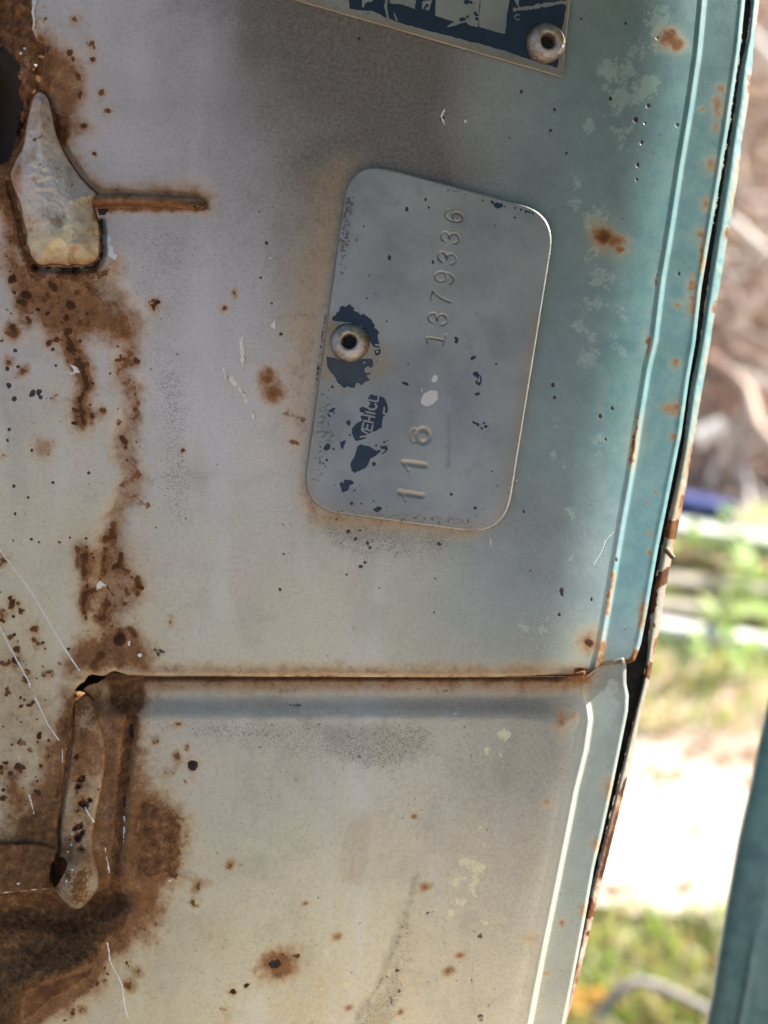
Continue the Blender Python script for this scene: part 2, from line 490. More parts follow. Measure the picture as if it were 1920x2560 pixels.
def side_profile(X, ridge, edge, slope=14, crown=.28, pull=3.2, bead=6.0, fold_=.9):
    """face -> rounded fold line -> flange that turns away"""
    s = X - ridge
    d = np.where(s < 0, -pull * np.clip((s + 300) / 300, 0, 1) ** 3, -pull - np.clip(s, 0, None) * S * 1000 * math.tan(R(slope)))
    d += crown * np.exp(-(s / bead) ** 2) - fold_ * sstep(0, 12, s)
    e = edge - X
    d += 0.12 * np.exp(-((e - 8) / 6.0) ** 2)
    return d

# ---- upper panel
def grid(x0, x1, lo, hi, n=40):
    a = np.linspace(x0, lo, n, endpoint=False) if x0 < lo else np.array([])
    b = np.arange(lo, hi, PP)
    c = np.linspace(hi, x1, n) if x1 > hi else np.array([hi])
    return np.concatenate([a, b, c])

U = Sheet(grid(-1500, 1890, -30, 1890), grid(-1300, 2170, -30, 2170), 3, MASKS)
s_ = U.X - xat(RIDGE_U, U.Y)
U.H = side_profile(U.X, xat(RIDGE_U, U.Y), xat(EDGE_U, U.Y))
U.H += (0.30 * fbm(U.X, U.Y, 420, 5, 2) + 0.05 * fbm(U.X, U.Y, 90, 6, 2)) * (1 - .85 * sstep(-420, -200, s_))
# folded valley that runs down the rusted side
fold = smooth_line(z1((620, 1760), (780, 1930), (870, 2060), (850, 2212)) + z4((840, 110), (780, 220), (870, 330), (870, 480), (800, 640), (815, 740), (860, 860), (830, 1000), (760, 1130), (720, 1250), (690, 1400), (680, 1600), (690, 1800), (720, 1950)), 2)
U.line('H', fold, 34, .9, .3, -0.55, mode='add')
step_l = np.interp(U.Y, [700, 800, 1680], [330, 335, 250])
U.H += 0.5 * (1 - sstep(step_l - 60, step_l + 20, U.X)) * sstep(640, 800, U.Y)
# teal coat fading into the cream one
U.m['teal'] = .80 * sstep(860, 1480, U.X + .10 * (U.Y - 600) * (U.Y < 2000) + 70 * U.n120) + .30 * sstep(-190, 0, s_ + 12 * U.n40)
U.m['teal'] *= 1 - .45 * sstep(900, 1600, U.Y)
U.m['teal'] = np.maximum(U.m['teal'], sstep(-60, 20, s_ + 6 * U.n12) * (1 - .3 * sstep(1450, 1680, U.Y)))
U.m['grime_and_shade'] = .74 * sstep(200, 1000, U.X + 160 * U.n120 + 40 * U.n40) * (1 - sstep(60, 900, U.Y - .25 * (U.X - 800) + 120 * U.n120)) * (1 - .93 * sstep(1020, 1340, U.X)) * (1 - sstep(-120, -20, s_))  # brown dirt, with the blocked light at the top painted in
U.m['grime_and_shade'] += .26 * sstep(1150, 1350, U.X) * (1 - sstep(-190, -40, s_)) * (1 - .5 * sstep(900, 1700, U.Y))
U.m['grime_and_shade'] += .16 * (1 - sstep(0, 1200, U.Y)) + .12 * np.clip(U.n120, 0, 1)  # fades down the panel: shade of the upper part put into the colour
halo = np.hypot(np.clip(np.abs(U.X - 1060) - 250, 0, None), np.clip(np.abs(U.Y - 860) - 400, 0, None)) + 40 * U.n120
U.m['grime_and_shade'] += .30 * (1 - sstep(0, 170, halo)) * (1 - .5 * sstep(1150, 1350, U.X))
U.m['grime_and_shade'] += .26 * sstep(330, 700, U.X + 120 * U.n120) * (1 - sstep(500, 1100, U.Y + 150 * U.n120)) * (1 - sstep(1000, 1300, U.X))  # darkens the upper half further, shade painted as colour
U.m['grime_and_shade'] += .26 * sstep(820, 1150, U.X + 120 * U.n120) * sstep(1150, 1350, U.Y) * (1 - sstep(-160, -30, s_))
U.m['beige'] = .75 * sstep(900, 1600, U.Y) * (1 - sstep(1000, 1400, U.X)) + .5 * (1 - sstep(180, 320, U.X)) * sstep(900, 1000, U.Y)
U.m['speck'] = .22 + .35 * np.clip(U.n120 + .1, 0, 1)
U.area('speck', z1((700, 1400), (1330, 1340), (1400, 1700), (1200, 2100), (880, 2212), (700, 1900)), 60, 30, .85)
U.area('speck', z4((900, 0), (1250, 100), (1350, 900), (1200, 1300), (950, 1000)), 80, 40, 1.0)
U.area('speck', z5((330, 1450), (900, 1530), (1350, 1620), (1200, 1800), (700, 1850), (400, 1700)), 40, 30, 1.0)
U.area('grime_and_shade', z5((330, 1430), (700, 1500), (1350, 1600), (1200, 1720), (600, 1680), (380, 1600)), 36, 20, .55)
U.area('stain', z5((300, 1250), (430, 1480), (900, 1520), (1450, 1590), (1400, 1640), (800, 1590), (350, 1560), (280, 1400)), 14, 8, .55)
U.area('stain', z2((450, 1150), (570, 1100), (520, 1500), (440, 2000), (400, 2212), (230, 2212), (300, 1700), (380, 1500)), 46, 30, .42)
U.area('stain', z5((450, 60), (430, 240), (380, 640), (330, 900), (320, 1120), (200, 1050), (200, 560), (240, 200)), 44, 26, .50)
U.line('black', z5((446, 230), (420, 420), (392, 640)), 4, .8, 1.4, .52)  # shaded gap beside the lifted plate, painted as a thin black line
U.line('rust', z5((200, 860), (320, 900)), 12, .8, .7, .55); U.line('rust', z5((225, 1040), (265, 1060)), 9, .7, .7, .6)
for x, y, r, v in ((78, 640, 17, .6), (110, 710, 20, .62), (85, 600, 10, .6)):
    (cx, cy), = z5((x, y)); U.blob('rust', cx, cy, r, .6, .6, v); U.blob('stain', cx, cy, r * 1.9, .8, .5, .8)
# rust beside the gusset
U.area('stain', z1((215, 150), (300, 200), (470, 330), (560, 480), (545, 640), (520, 740), (600, 830), (500, 880), (470, 960), (560, 1110), (700, 1190), (1250, 1190), (1370, 1260), (1330, 1340), (900, 1240), (620, 1250), (400, 950), (340, 700), (240, 560)), 16, 14, .78)
U.area('stain', z1((210, 120), (330, 290), (340, 640), (420, 900), (400, 960), (330, 700), (250, 540)), 10, 10, 1.0)
U.area('scale', z1((290, 280), (320, 300), (330, 540), (300, 600), (270, 560)), 8, 6, .75)
U.area('scale', z1((350, 720), (440, 760), (450, 880), (420, 930), (375, 880)), 8, 6, .8)
for x, y, r, ry in ((282, 130, 9, 15), (283, 48, 7, 7), (485, 125, 9, 9), (590, 282, 13, 18), (600, 383, 9, 7), (655, 597, 9, 9), (695, 717, 9, 9), (535, 810, 15, 11), (498, 492, 11, 13), (515, 610, 9, 11), (470, 390, 9, 9), (600, 990, 8, 6), (445, 340, 8, 8)):
    (cx, cy), = z1((x, y)); U.blob('rust', cx, cy, r, .7, .9, .72, ry=ry); U.blob('stain', cx, cy, r * random.uniform(1.3, 2.2), .9, 1.0, .5)
U.area('bare', z1((660, 1510), (700, 1505), (712, 1540), (705, 1570), (732, 1590), (728, 1630), (755, 1640), (742, 1672), (690, 1640), (698, 1600), (660, 1570)), 2, 3, 1)
U.line('stain', z1((640, 1340), (1300, 1340)), 13, .9, .4, .8)
# under the gusset down the fold
U.area('stain', z1((0, 1250), (120, 1400), (160, 1620), (230, 1740), (640, 1740), (760, 1660), (770, 1760), (640, 1800), (790, 1950), (880, 2080), (860, 2212), (540, 2212), (300, 2212), (150, 2000), (60, 1850), (0, 1700)), 20, 20, .80)
U.area('scale', z1((140, 1600), (230, 1720), (650, 1730), (740, 1690), (700, 1790), (560, 1810), (640, 1920), (520, 1850), (330, 1800), (200, 1820)), 14, 16, .56)
U.area('scale', z1((60, 1160), (150, 1560), (230, 1730), (260, 1860), (180, 1800), (100, 1640), (30, 1400), (0, 1300), (0, 1100)), 16, 16, .62)
U.scatter('rust', z1((0, 1500), (250, 1800), (560, 1820), (640, 2212), (0, 2212)), 46, 4, 17, .5, .8, .95)
U.scatter('black', z1((0, 1500), (200, 1800), (480, 1900), (480, 2212), (0, 2212)), 14, 2, 5, .5, .5, .9)
U.area('rust', z1((700, 1900), (800, 1980), (870, 2080), (850, 2212), (760, 2180), (740, 2040)), 14, 14, .56)
(cx, cy), = z1((985, 1945)); U.blob('rust', cx, cy, 13, .7, 1.1, 1)
for x, y in ((1510, 1885), (1438, 1985), (68, 1560)):
    (cx, cy), = z1((x, y)); U.blob('rust', cx, cy, 7, .6, .8, .7); U.blob('stain', cx, cy, 13, .9, .6, .6)
GUS = z1((255, 570), (310, 600), (350, 740), (370, 850), (405, 940), (455, 1030), (515, 1115), (575, 1185), (640, 1238), (1290, 1262), (1318, 1310))
U.line('H', GUS, 10, .9, .2, -.8, mode='add'); U.line('grime_and_shade', GUS, 9, 1, .3, .45)  # shadow gap beside the gusset painted dark along its outline
GUB = z1((650, 1420), (660, 1600), (650, 1665), (600, 1716), (470, 1730), (330, 1722), (230, 1722), (170, 1620), (120, 1400), (60, 1180))
U.line('H', GUB[:7], 10, .9, .3, -2.2, mode='add'); U.line('H', GUB[6:], 9, .9, .3, -1.2, mode='add'); U.line('black', GUB[:7], 3.6, .7, .9, .9); U.line('black', z1((470, 1720), (472, 1750)), 4, .6, .4, .9); U.line('scale', GUB[6:], 9, .8, .8, .6)  # black line paints the shadow gap under the gusset
U.area('black', z1((622, 1340), (700, 1340), (680, 1385), (635, 1390)), 3, 3, .9); U.line('black', z1((640, 1430), (655, 1410)), 4, .6, .4, .8)
U.area('scale', z1((-60, 1000), (40, 1040), (130, 860), (180, 640), (240, 540), (270, 560), (210, 700), (170, 900), (120, 1040), (70, 1240), (-60, 1300)), 4, 4, .9)
# left column
A = z4((430, -60), (440, 20), (480, 120), (540, 200), (550, 300), (520, 400), (535, 540))
U.line('stain', A, 34, 1, .6, .65); U.line('rust', A, 11, .6, 1.0, .85); U.scatter('rust', z4((390, 0), (500, 0), (600, 220), (600, 560), (480, 560), (480, 200)), 22, 4, 12, .5, .7, .95)
U.line('stain', fold, 36, 1, .7, .62)
B = z4((840, 0), (830, 110), (760, 200), (780, 260), (870, 300), (880, 480), (800, 610), (800, 700), (850, 790), (885, 860), (800, 930), (810, 1000), (880, 1010), (945, 1080))
U.line('rust', B, 10, .8, 1.4, .56)
U.scatter('rust', z4((760, -40), (880, -40), (930, 300), (930, 520), (860, 720), (740, 720), (760, 400), (700, 200)), 24, 4, 12, .5, .8, .85)
U.area('stain', z4((700, 1150), (800, 1200), (890, 1500), (930, 1650), (860, 1800), (1000, 1950), (1000, 2150), (400, 2212), (500, 2000), (560, 1800), (500, 1600), (540, 1350), (640, 1250)), 26, 26, .66)
for pts, r in ((((735, 1180), (720, 1270), (670, 1290)), 13), (((680, 1350), (660, 1480)), 10), (((545, 1390), (550, 1500)), 13), (((780, 1380), (770, 1460), (830, 1495)), 10), (((880, 1530), (890, 1630)), 10), (((540, 1740), (545, 1640), (610, 1610)), 10), (((690, 1590), (725, 1640)), 6), (((690, 1680), (660, 1790)), 13), (((770, 1900), (775, 1940)), 17), (((650, 2030), (600, 2090)), 17), (((830, 1850), (860, 1900)), 10), (((815, 1600), (825, 1630)), 8)):
    U.line('rust', z4(*pts), r, .7, .8, .75)
U.scatter('rust', z4((540, 1200), (780, 1200), (920, 1600), (860, 1800), (720, 2000), (520, 1900), (520, 1500)), 34, 3, 9, .5, .8, .85)
U.scatter('rust', z4((0, 1600), (200, 1700), (400, 1950), (430, 2212), (0, 2212)), 22, 3, 12, .5, .7, .9)
for x, y, r in ((60, 290, 7), (90, 375, 7), (62, 575, 6), (50, 645, 4.5), (100, 68, 4.5), (340, 58, 4.5), (45, 185, 6), (115, 172, 5), (90, 940, 4), (98, 1118, 4.5), (88, 1775, 4.5), (92, 1895, 4.5), (250, 1300, 4), (1005, 1205, 3), (340, 915, 3.5), (205, 708, 4), (570, 855, 4), (820, 775, 3.5), (210, 345, 8), (250, 340, 8), (260, 365, 7), (300, 375, 3), (325, 374, 3), (360, 163, 4), (203, 1282, 4), (450, 1270, 3.5), (440, 1985, 4), (85, 1290, 3), (180, 1013, 4)):
    (cx, cy), = z4((x, y)); U.blob('black', cx, cy, r, .4, .6, 1)
for x, y, r in ((55, 140, 10), (150, 200, 13), (20, 740, 6), (380, 517, 5), (355, 363, 5), (665, 450, 9), (230, 1850, 11), (220, 1930, 8), (290, 1990, 7), (305, 2145, 14), (175, 2130, 11), (165, 2190, 11), (10, 1415, 13), (15, 1770, 12), (25, 2080, 14), (385, 1305, 5), (500, 1345, 9), (110, 1690, 7), (245, 1960, 7), (945, 1077, 8), (1180, 705, 8), (1095, 1815, 11), (800, 1690, 7)):
    (cx, cy), = z4((x, y)); U.blob('rust', cx, cy, r, .7, 1.0, .72); U.blob('stain', cx, cy, r * random.uniform(1.2, 2.0), .9, 1.1, .6)
(cx, cy), = z4((270, 700)); U.blob('stain', cx, cy, 34, 1, .9, .55, ry=42); U.scatter('rust', z4((180, 600), (340, 600), (350, 790), (200, 800)), 26, 1.6, 4, .6, .5, .6)
(cx, cy), = z4((770, 1925)); U.blob('rust', cx, cy, 20, .5, .4, 1); U.blob('stain', cx, cy, 50, 1, .5, 1)
(cx, cy), = z4((830, 1950)); U.blob('white', cx, cy, 6, .5, 1, .9)
(cx, cy), = z4((900, 2035)); U.blob('white', cx, cy, 6, .5, 1, .9); (cx, cy), = z4((640, 1575)); U.blob('white', cx, cy, 15, .6, 1.4, .6); (cx, cy), = z4((485, 205)); U.blob('white', cx, cy, 14, .6, 1.4, .6)
U.area('speck', z4((820, 1950), (1050, 1950), (1060, 2060), (880, 2060)), 14, 16, 1); (cx, cy), = z4((1020, 2000)); U.blob('black', cx, cy, 12, .8, 1.6, .55)
U.line('white', z4((-20, 1320), (100, 1490), (200, 1620), (300, 1790), (410, 1980), (510, 2125)), 2.2, .5, .5, .95)
U.line('white', z4((-20, 1810), (60, 1970), (110, 2060), (170, 2170)) + z7((185, 10), (195, 50)), 2.2, .5, .5, .95)
U.line('white', z7((225, 110), (310, 290), (378, 385)), 2.2, .5, .6, .95); U.line('white', z7((398, 440), (404, 530)), 1.7, .5, .9, .8)
U.line('white', z7((120, 480), (130, 530)), 1.8, .5, .6, .8); U.line('white', z7((188, 740), (222, 872)), 1.8, .5, .6, .85)
U.line('white', z4((225, 30), (340, 340), (420, 520)), 1.3, .6, .9, .55)
# along the seam
U.line('stain', [(180, 1695), (300, 1672), (500, 1682), (900, 1682), (1470, 1684)], 28, 1.0, .6, .56)
U.line('rust', [(520, 1690), (900, 1692), (1460, 1690)], 5, .9, 1.2, .5)
U.area('stain', z4((520, 1900), (900, 1850), (1000, 2060), (1000, 2150), (560, 2160), (420, 2212), (400, 2100)), 24, 20, .9)
U.area('beige', [(-1500, 1500), (1500, 1560), (1500, 1720), (-1500, 2200)], 60, 20, .8)
# left block below the seam
U.area('stain', [(-200, 1800), (40, 1960), (70, 2020), (120, 1980), (200, 1740), (190, 1700), (130, 1690), (60, 1560), (-200, 1560)], 50, 40, .42)
U.area('stain', z7((0, 500), (120, 560), (200, 700), (240, 780), (130, 960), (0, 1080)), 26, 30, .8)
U.area('scale', z7((150, 890), (240, 860), (330, 780), (380, 640), (390, 480), (400, 330), (440, 160), (480, 40), (620, 20), (620, 1200), (-2000, 1200), (-2000, 1060), (90, 1060), (130, 980)), 16, 26, .80)
U.line('stain', z7((-600, 1000), (60, 1000), (180, 880), (320, 740), (400, 480), (450, 120)), 36, 1, .8, .66)
U.area('stain', z7((330, 20), (480, 0), (620, 1100), (420, 900), (400, 300)), 20, 14, .72)
U.scatter('rust', z7((0, 40), (300, 60), (380, 400), (300, 700), (60, 900), (0, 800)), 60, 3, 13, .5, .8, .95)
# the right-hand flank: chalky islands, rust spots, pin holes
for x, y, r in ((720, 480, 62), (920, 130, 48), (800, 290, 52), (640, 420, 44), (690, 640, 60), (720, 860, 46), (490, 820, 22), (410, 1190, 34), (390, 1310, 26), (560, 1420, 50), (540, 1640, 46), (560, 1800, 52), (540, 1960, 52), (700, 2030, 44), (430, 2120, 26), (860, 560, 40), (1000, 60, 34)):
    (cx, cy), = z3((x, y)); U.blob('peel', cx, cy, r, 1.0, .9, .60)
for x, y, r in ((560, 60, 40), (500, 110, 36), (660, 20, 44), (260, 560, 30), (270, 720, 18), (480, 470, 30), (500, 370, 30), (580, 700, 44), (330, 805, 12), (220, 1800, 18), (190, 1860, 14), (80, 1850, 22), (370, 1400, 16), (380, 1100, 20), (640, 560, 30), (60, 190, 6)):
    (cx, cy), = z6((x, y)); U.blob('peel', cx, cy, r, 1.0, .9, .58)
for x, y, r, v in ((1010, 245, 22, .42), (1060, 285, 16, .44), (975, 255, 10, .42), (585, 1520, 26, .85), (660, 1560, 22, .66), (690, 1600, 12, .6)):
    (cx, cy), = z3((x, y)); U.blob('rust', cx, cy, r, .9, .8, v * .8); U.blob('grime_and_shade', cx, cy, r * .9, 1, .9, .8); U.blob('stain', cx, cy, r * 1.1, 1, .9, .85); U.blob('stain', cx, cy, r * 1.8, 1, .7, .26)
for x, y, r, ry in ((1340, 570, 12, 12), (1325, 690, 13, 30), (1310, 820, 9, 18), (1275, 1062, 15, 17), (1242, 1312, 14, 16), (1215, 1505, 14, 20), (1155, 1825, 11, 22), (1160, 1950, 12, 30), (1070, 1960, 10, 9), (1225, 700, 7, 7), (1225, 1650, 8, 40)):
    (cx, cy), = z3((x, y)); U.blob('grime_and_shade', cx, cy, r, 1.0, .8, .85, ry=ry); U.blob('stain', cx, cy, r * .9, 1.0, .8, .62, ry=ry); U.blob('stain', cx, cy, r * 1.8, 1, .7, .20, ry=ry * 1.6)
for x, y, r, ry in ((1045, 435, 14, 18), (1010, 440, 18, 12), (1035, 620, 9, 10), (1050, 150, 10, 12), (890, 1245, 6, 6), (870, 1045, 5, 5), (840, 1770, 11, 40), (925, 975, 4, 4), (885, 1370, 5, 6)):
    (cx, cy), = z6((x, y)); U.blob('grime_and_shade', cx, cy, r, 1.0, .8, .85, ry=ry); U.blob('stain', cx, cy, r * .9, 1.0, .8, .62, ry=ry); U.blob('stain', cx, cy, r * 1.8, 1, .7, .20, ry=ry * 1.4)
for a, b in (((950, 1600), (915, 1900)), ((900, 2000), (870, 2212))):
    U.line('rust', z3(a, b), 5, .9, 1.4, .50)
U.line('rust', z6((885, 0), (870, 110)), 5, .9, 1.2, .54)
U.line('rust', z6((815, 480), (790, 620), (760, 810)), 6.5, .8, 1.2, .62); U.line('stain', z6((650, 1500), (610, 1750)), 7, 1, .8, .7)
(cx, cy), = z6((500, 1945)); U.blob('rust', cx, cy, 19, .8, .6, .9, ry=15); U.blob('stain', cx, cy, 38, 1, .5, .7)
(cx, cy), = z6((440, 2125)); U.blob('rust', cx, cy, 17, .5, .4, .8, ry=11)
U.line('stain', z6((580, 1950), (560, 2100), (770, 2070), (800, 2000)), 10, 1, .6, .9)
U.line('white', z6((660, 1230), (610, 1280), (575, 1370), (530, 1440)), 1.4, .6, .5, .8)
U.line('white', z5((1510, 1665), (1512, 1730), (1605, 1730)), 1.3, .7, .9, .7)
for x, y, r in ((640, 440, 5), (565, 490, 4.5), (600, 640, 4), (510, 1668, 4.5), (318, 1610, 6), (320, 1640, 4), (300, 1765, 4), (670, 1415, 5), (75, 1100, 3), (120, 1480, 3), (265, 290, 5), (275, 370, 4)):
    (cx, cy), = z6((x, y)); U.blob('black', cx, cy, r, .5, .5, .95, ry=r * 1.3)
for x, y, r in ((833, 915, 4), (808, 1060, 4), (802, 1155, 4), (795, 770, 6), (275, 705, 5), (250, 840, 5), (445, 122, 4), (935, 245, 4), (1062, 803, 5), (855, 790, 3), (60, 590, 4), (350, 985, 4), (1070, 1760, 5), (730, 150, 4), (875, 680, 5), (633, 630, 5)):
    (cx, cy), = z3((x, y)); U.blob('black', cx, cy, r, .5, .5, .95, ry=r * 1.3)
for x, y, r in ((32, 1786, 4), (22, 1360, 4), (102, 1950, 4), (70, 1560, 5), (160, 2150, 6), (665, 245, 6), (1195, 760, 8), (1632, 885, 4)):
    (cx, cy), = z2((x, y)); U.blob('black', cx, cy, r, .6, .5, .8)
for x, y, r in ((175, 1570, 4), (210, 1750, 4), (590, 1615, 6), (720, 1690, 7), (735, 1720, 5), (1175, 1695, 9), (675, 1840, 6), (700, 1815, 4), (515, 1535, 6), (670, 1610, 5), (585, 1895, 4), (835, 1975, 4), (795, 1978, 4), (155, 1990, 4), (640, 1665, 5), (545, 1695, 4), (180, 1765, 4), (1155, 1920, 4), (1145, 2135, 4)):
    (cx, cy), = z5((x, y)); U.blob('black', cx, cy, r, .8, .8, .75)
for tri in (((85, 300), (122, 245), (128, 320)),):
    U.area('white', z5(*tri), 2, 2, .56)
U.area('white', z2((1340, 765), (1362, 780), (1335, 798)), 2, 1, .7); U.line('white', z2((1210, 710), (1190, 750), (1215, 800)), 4, .6, .8, .6)
U.area('white', z2((80, 1640), (103, 1660), (85, 1680)), 2, 1, .6)
for pts, r in ((((1555, -20), (1560, 180)), 7), (((1440, 180), (1450, 250)), 4), (((1490, 250), (1550, 330), (1600, 420)), 6), (((1600, 430), (1630, 500)), 4)):
    U.line('white', z4(*pts), r, .8, 1.6, .55); U.line('rust', [(x + 5, y + 4) for x, y in z4(*pts)], r, .8, 1.6, .5)
U.scatter('black', [(20, 400), (1500, 300), (1450, 1660), (350, 1660), (200, 800)], 110, 1.0, 2.4, .6, .5, .8)
U.scatter('white', [(350, 100), (1500, 100), (1450, 1660), (350, 1660)], 50, 1.2, 3.0, .6, .9, .62)
U.bleed()
for _ in range(34):
    x = random.uniform(330, 1480); y = random.uniform(60, 1600); a = random.uniform(-.5, .5) + (1.57 if random.random() < .7 else 0); l = random.uniform(14, 70)
    U.line('white', smooth_line([(x, y), (x + l * .5 * math.cos(a) + random.uniform(-3, 3), y + l * .5 * math.sin(a)), (x + l * math.cos(a), y + l * math.sin(a))]), 1.5, .9, 1.2, random.uniform(.40, .52))
# rust has raised, pitted relief
U.H += 0.16 * np.clip(U.m['rust'] - .4, 0, 1) * (1 + 2 * U.n12) * (s_ < -330) + 0.22 * np.clip(U.m['scale'] - .4, 0, 1) * (U.n12 * 2 + U.n40)
up_outline = [(-1500, -1300), (70, -1300)] + z1((200, -60), (205, 60), (212, 200), (240, 270), (292, 290), (272, 420), (262, 520), (200, 640), (150, 860), (60, 1040), (30, 1180)) + [(-1500, 500)]
up_outline = [(1790, -1300)] + [(x, y) for x, y in EDGE_U[1:-1]] + z6((818, 1990), (790, 2060), (760, 2076), (700, 2080), (620, 2086), (585, 2092), (566, 2108), (540, 2140), (500, 2158), (440, 2162)) + \
    [(1380, 1692), (1100, 1693), (800, 1692), (500, 1691), (360, 1690)] + Z(100, 1640, 4.1475, [(1000, 200), (900, 195), (830, 170), (775, 153), (720, 170), (690, 198), (640, 207), (590, 200), (545, 190), (500, 205), (475, 240), (465, 262), (420, 290), (385, 320), (362, 360), (355, 410), (362, 450)]) + \
    z7((470, 180), (460, 330), (420, 560), (390, 800), (370, 960), (390, 1100), (340, 1140), (250, 1075), (100, 1075), (0, 1072)) + [(-1500, 2110)] + \
    [(-1500, 420)] + z1((0, 1062), (60, 1040), (150, 880), (195, 640), (262, 540), (280, 420), (292, 290), (240, 270), (214, 200), (206, 60), (200, -60)) + [(60, -1300)]
U.outline(up_outline, 9, 0.9)
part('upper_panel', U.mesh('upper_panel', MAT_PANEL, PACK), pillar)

# fold added behind the seam edge to keep sunlight out of the channel
def ribbon(name, pts, d1, d0, mat, parent):
    V = []; F = []
    for x, y in pts:
        V.append(local(x, y, d1)); V.append(local(x, y + 1, d0))
    for i in range(len(pts) - 1):
        F.append((2 * i, 2 * i + 1, 2 * i + 3, 2 * i + 2))
    me = bpy.data.meshes.new(name); me.from_pydata(V, [], F); me.materials.append(mat)
    return part(name, me, parent)
MAT_RETURN = mat_simple('rusted_return', (0.09, 0.05, 0.03), (0.24, 0.14, 0.07), 500, .85, 0.0003)
ribbon('added_seam_block', [(262, 1690), (300, 1684), (360, 1689), (500, 1690), (800, 1691), (1100, 1692), (1380, 1691), (1440, 1690), (1470, 1686), (1490, 1672), (1503, 1663), (1530, 1661), (1560, 1658), (1586, 1652)], -.8, -8.0, MAT_RETURN, pillar)

# ---- lower panel
L = Sheet(grid(-1500, 1600, -30, 1600), grid(1560, 13200, 1640, 2600, 60), 23, MASKS)
rl = xat(RIDGE_L, L.Y); el = xat(EDGE_L, L.Y)
L.H = side_profile(L.X, rl, el, slope=8, crown=.22, pull=1.8, bead=5.0, fold_=0) - 0.4
ch = 1 - sstep(1738, 1800 + 30 * sstep(1300, 1450, L.X), L.Y + 3 * L.n40)                      # the set-back channel under the seam
L.H -= 2.9 * ch * (1 - sstep(1330, 1450, L.X))
L.H -= 1.5 * (1 - sstep(1684, 1706, L.Y)) * (1 - sstep(1380, 1450, L.X))
L.H -= 1.9 * sstep(1, 13, L.X - rl)
L.H -= 3.5 * np.where(L.X > 1490, 1 - sstep(1615, 1650, L.Y), (1 - sstep(1648, 1684, L.Y)) * sstep(1340, 1400, L.X))
L.H += (0.30 * fbm(L.X, L.Y, 420, 15, 2) + 0.05 * fbm(L.X, L.Y, 90, 16, 2)) * (1 - .85 * sstep(-420, -200, L.X - rl))
# recess at the lower left
rec = z7((-4000, 900), (400, 850), (600, 1180), (760, 1300), (800, 1390), (720, 1500), (690, 1640), (600, 1800), (400, 1890), (220, 1950), (130, 2050), (100, 2212), (60, 2400), (-4000, 2500))
q = sd_poly(L.X, L.Y, rec)[0]
L.H -= 5.2 * (1 - sstep(-110, 4, q + 4 * L.n12))
L.line('H', z7((-300, 1500), (200, 1490), (480, 1520), (640, 1460), (760, 1390)), 36, 1, .2, -3.0, mode='add')
L.line('H', z7((850, 240), (800, 600), (775, 900), (740, 1300)), 16, .9, .2, -1.6, mode='add')
L.H -= 0.7 * (1 - sstep(690, 760, L.X * 2.572)) * (1 - sstep(2150, 2240, L.Y))
L.H -= 0.7 * (1 - sstep(120, 180, L.X)) * (1 - sstep(2100, 2125, L.Y))
L.area('H', z7((690, 0), (910, 0), (930, 130), (860, 210), (740, 190), (690, 120)), 12, 3, -1.3, mode='add')
L.m['teal'] = np.clip(sstep(1240, 1640, L.X + .16 * (L.Y - 1700) * 1.2 - .00035 * np.clip(L.Y - 1700, 0, 2000) ** 2 + 40 * L.n120), 0, 1) * .55
fl = sstep(-30, 30, L.X - rl + 8 * L.n12)
L.m['teal'] = np.maximum(L.m['teal'], fl * (.55 - .25 * sstep(2150, 2560, L.Y)))
L.m['beige'] = .55 + .45 * sstep(1750, 2400, L.Y) * (1 - .4 * sstep(900, 1400, L.X)) + 0 * L.X
L.m['grime_and_shade'] = .10 + .42 * sstep(850, 1300, L.X + 100 * L.n120) * (1 - .6 * sstep(1900, 2500, L.Y)) * (1 - sstep(-60, 0, L.X - rl)) + .15 * np.clip(L.n120, 0, 1)
L.m['stain'] = np.clip(.10 + .55 * L.n120 + .2 * L.n40, 0, .4) * sstep(2150, 2500, L.Y) * (1 - sstep(900, 1300, L.X))
L.m['speck'] = .25 + .3 * np.clip(L.n120, 0, 1)
L.area('stain', [(120, 1640), (1480, 1640), (1470, 1728), (330, 1732), (120, 1745)], 14, 12, .66)
L.area('rust', [(980, 1640), (1480, 1640), (1455, 1745), (1300, 1735), (1150, 1710)], 26, 20, .40)
L.line('scale', [(300, 1668), (1470, 1672)], 30, .8, .3, .62); L.line('stain', [(300, 1696), (1470, 1700)], 16, 1, .6, .75); L.m['grime_and_shade'] = np.maximum(L.m['grime_and_shade'], .45 * (1 - sstep(1715, 1745, L.Y)))
L.area('speck', [(300, 1780), (900, 1780), (1080, 1800), (1100, 1890), (1000, 1940), (850, 1940), (700, 1900), (500, 1860), (300, 1830)], 50, 30, 1.0)
L.area('grime_and_shade', [(750, 1800), (1080, 1800), (1090, 1890), (1010, 1925), (830, 1900)], 40, 30, .42)
L.area('grime_and_shade', z8((600, 860), (760, 870), (740, 1100), (690, 1320), (540, 1330), (540, 1050)), 16, 14, .30); L.area('stain', z8((620, 900), (740, 900), (700, 1320), (560, 1330)), 20, 18, .28)
for x, y, r in ((260, 160, 20), (600, 100, 22), (900, 110, 16), (1200, 70, 20), (1040, 60, 10), (120, 110, 8)):
    (cx, cy), = z8((x, y)); L.blob('black', cx, cy, r, .9, 1.4, .5, ry=5)
L.line('white', z8((0, 210), (700, 200), (1300, 215)), 6, 1, 1.8, .42)
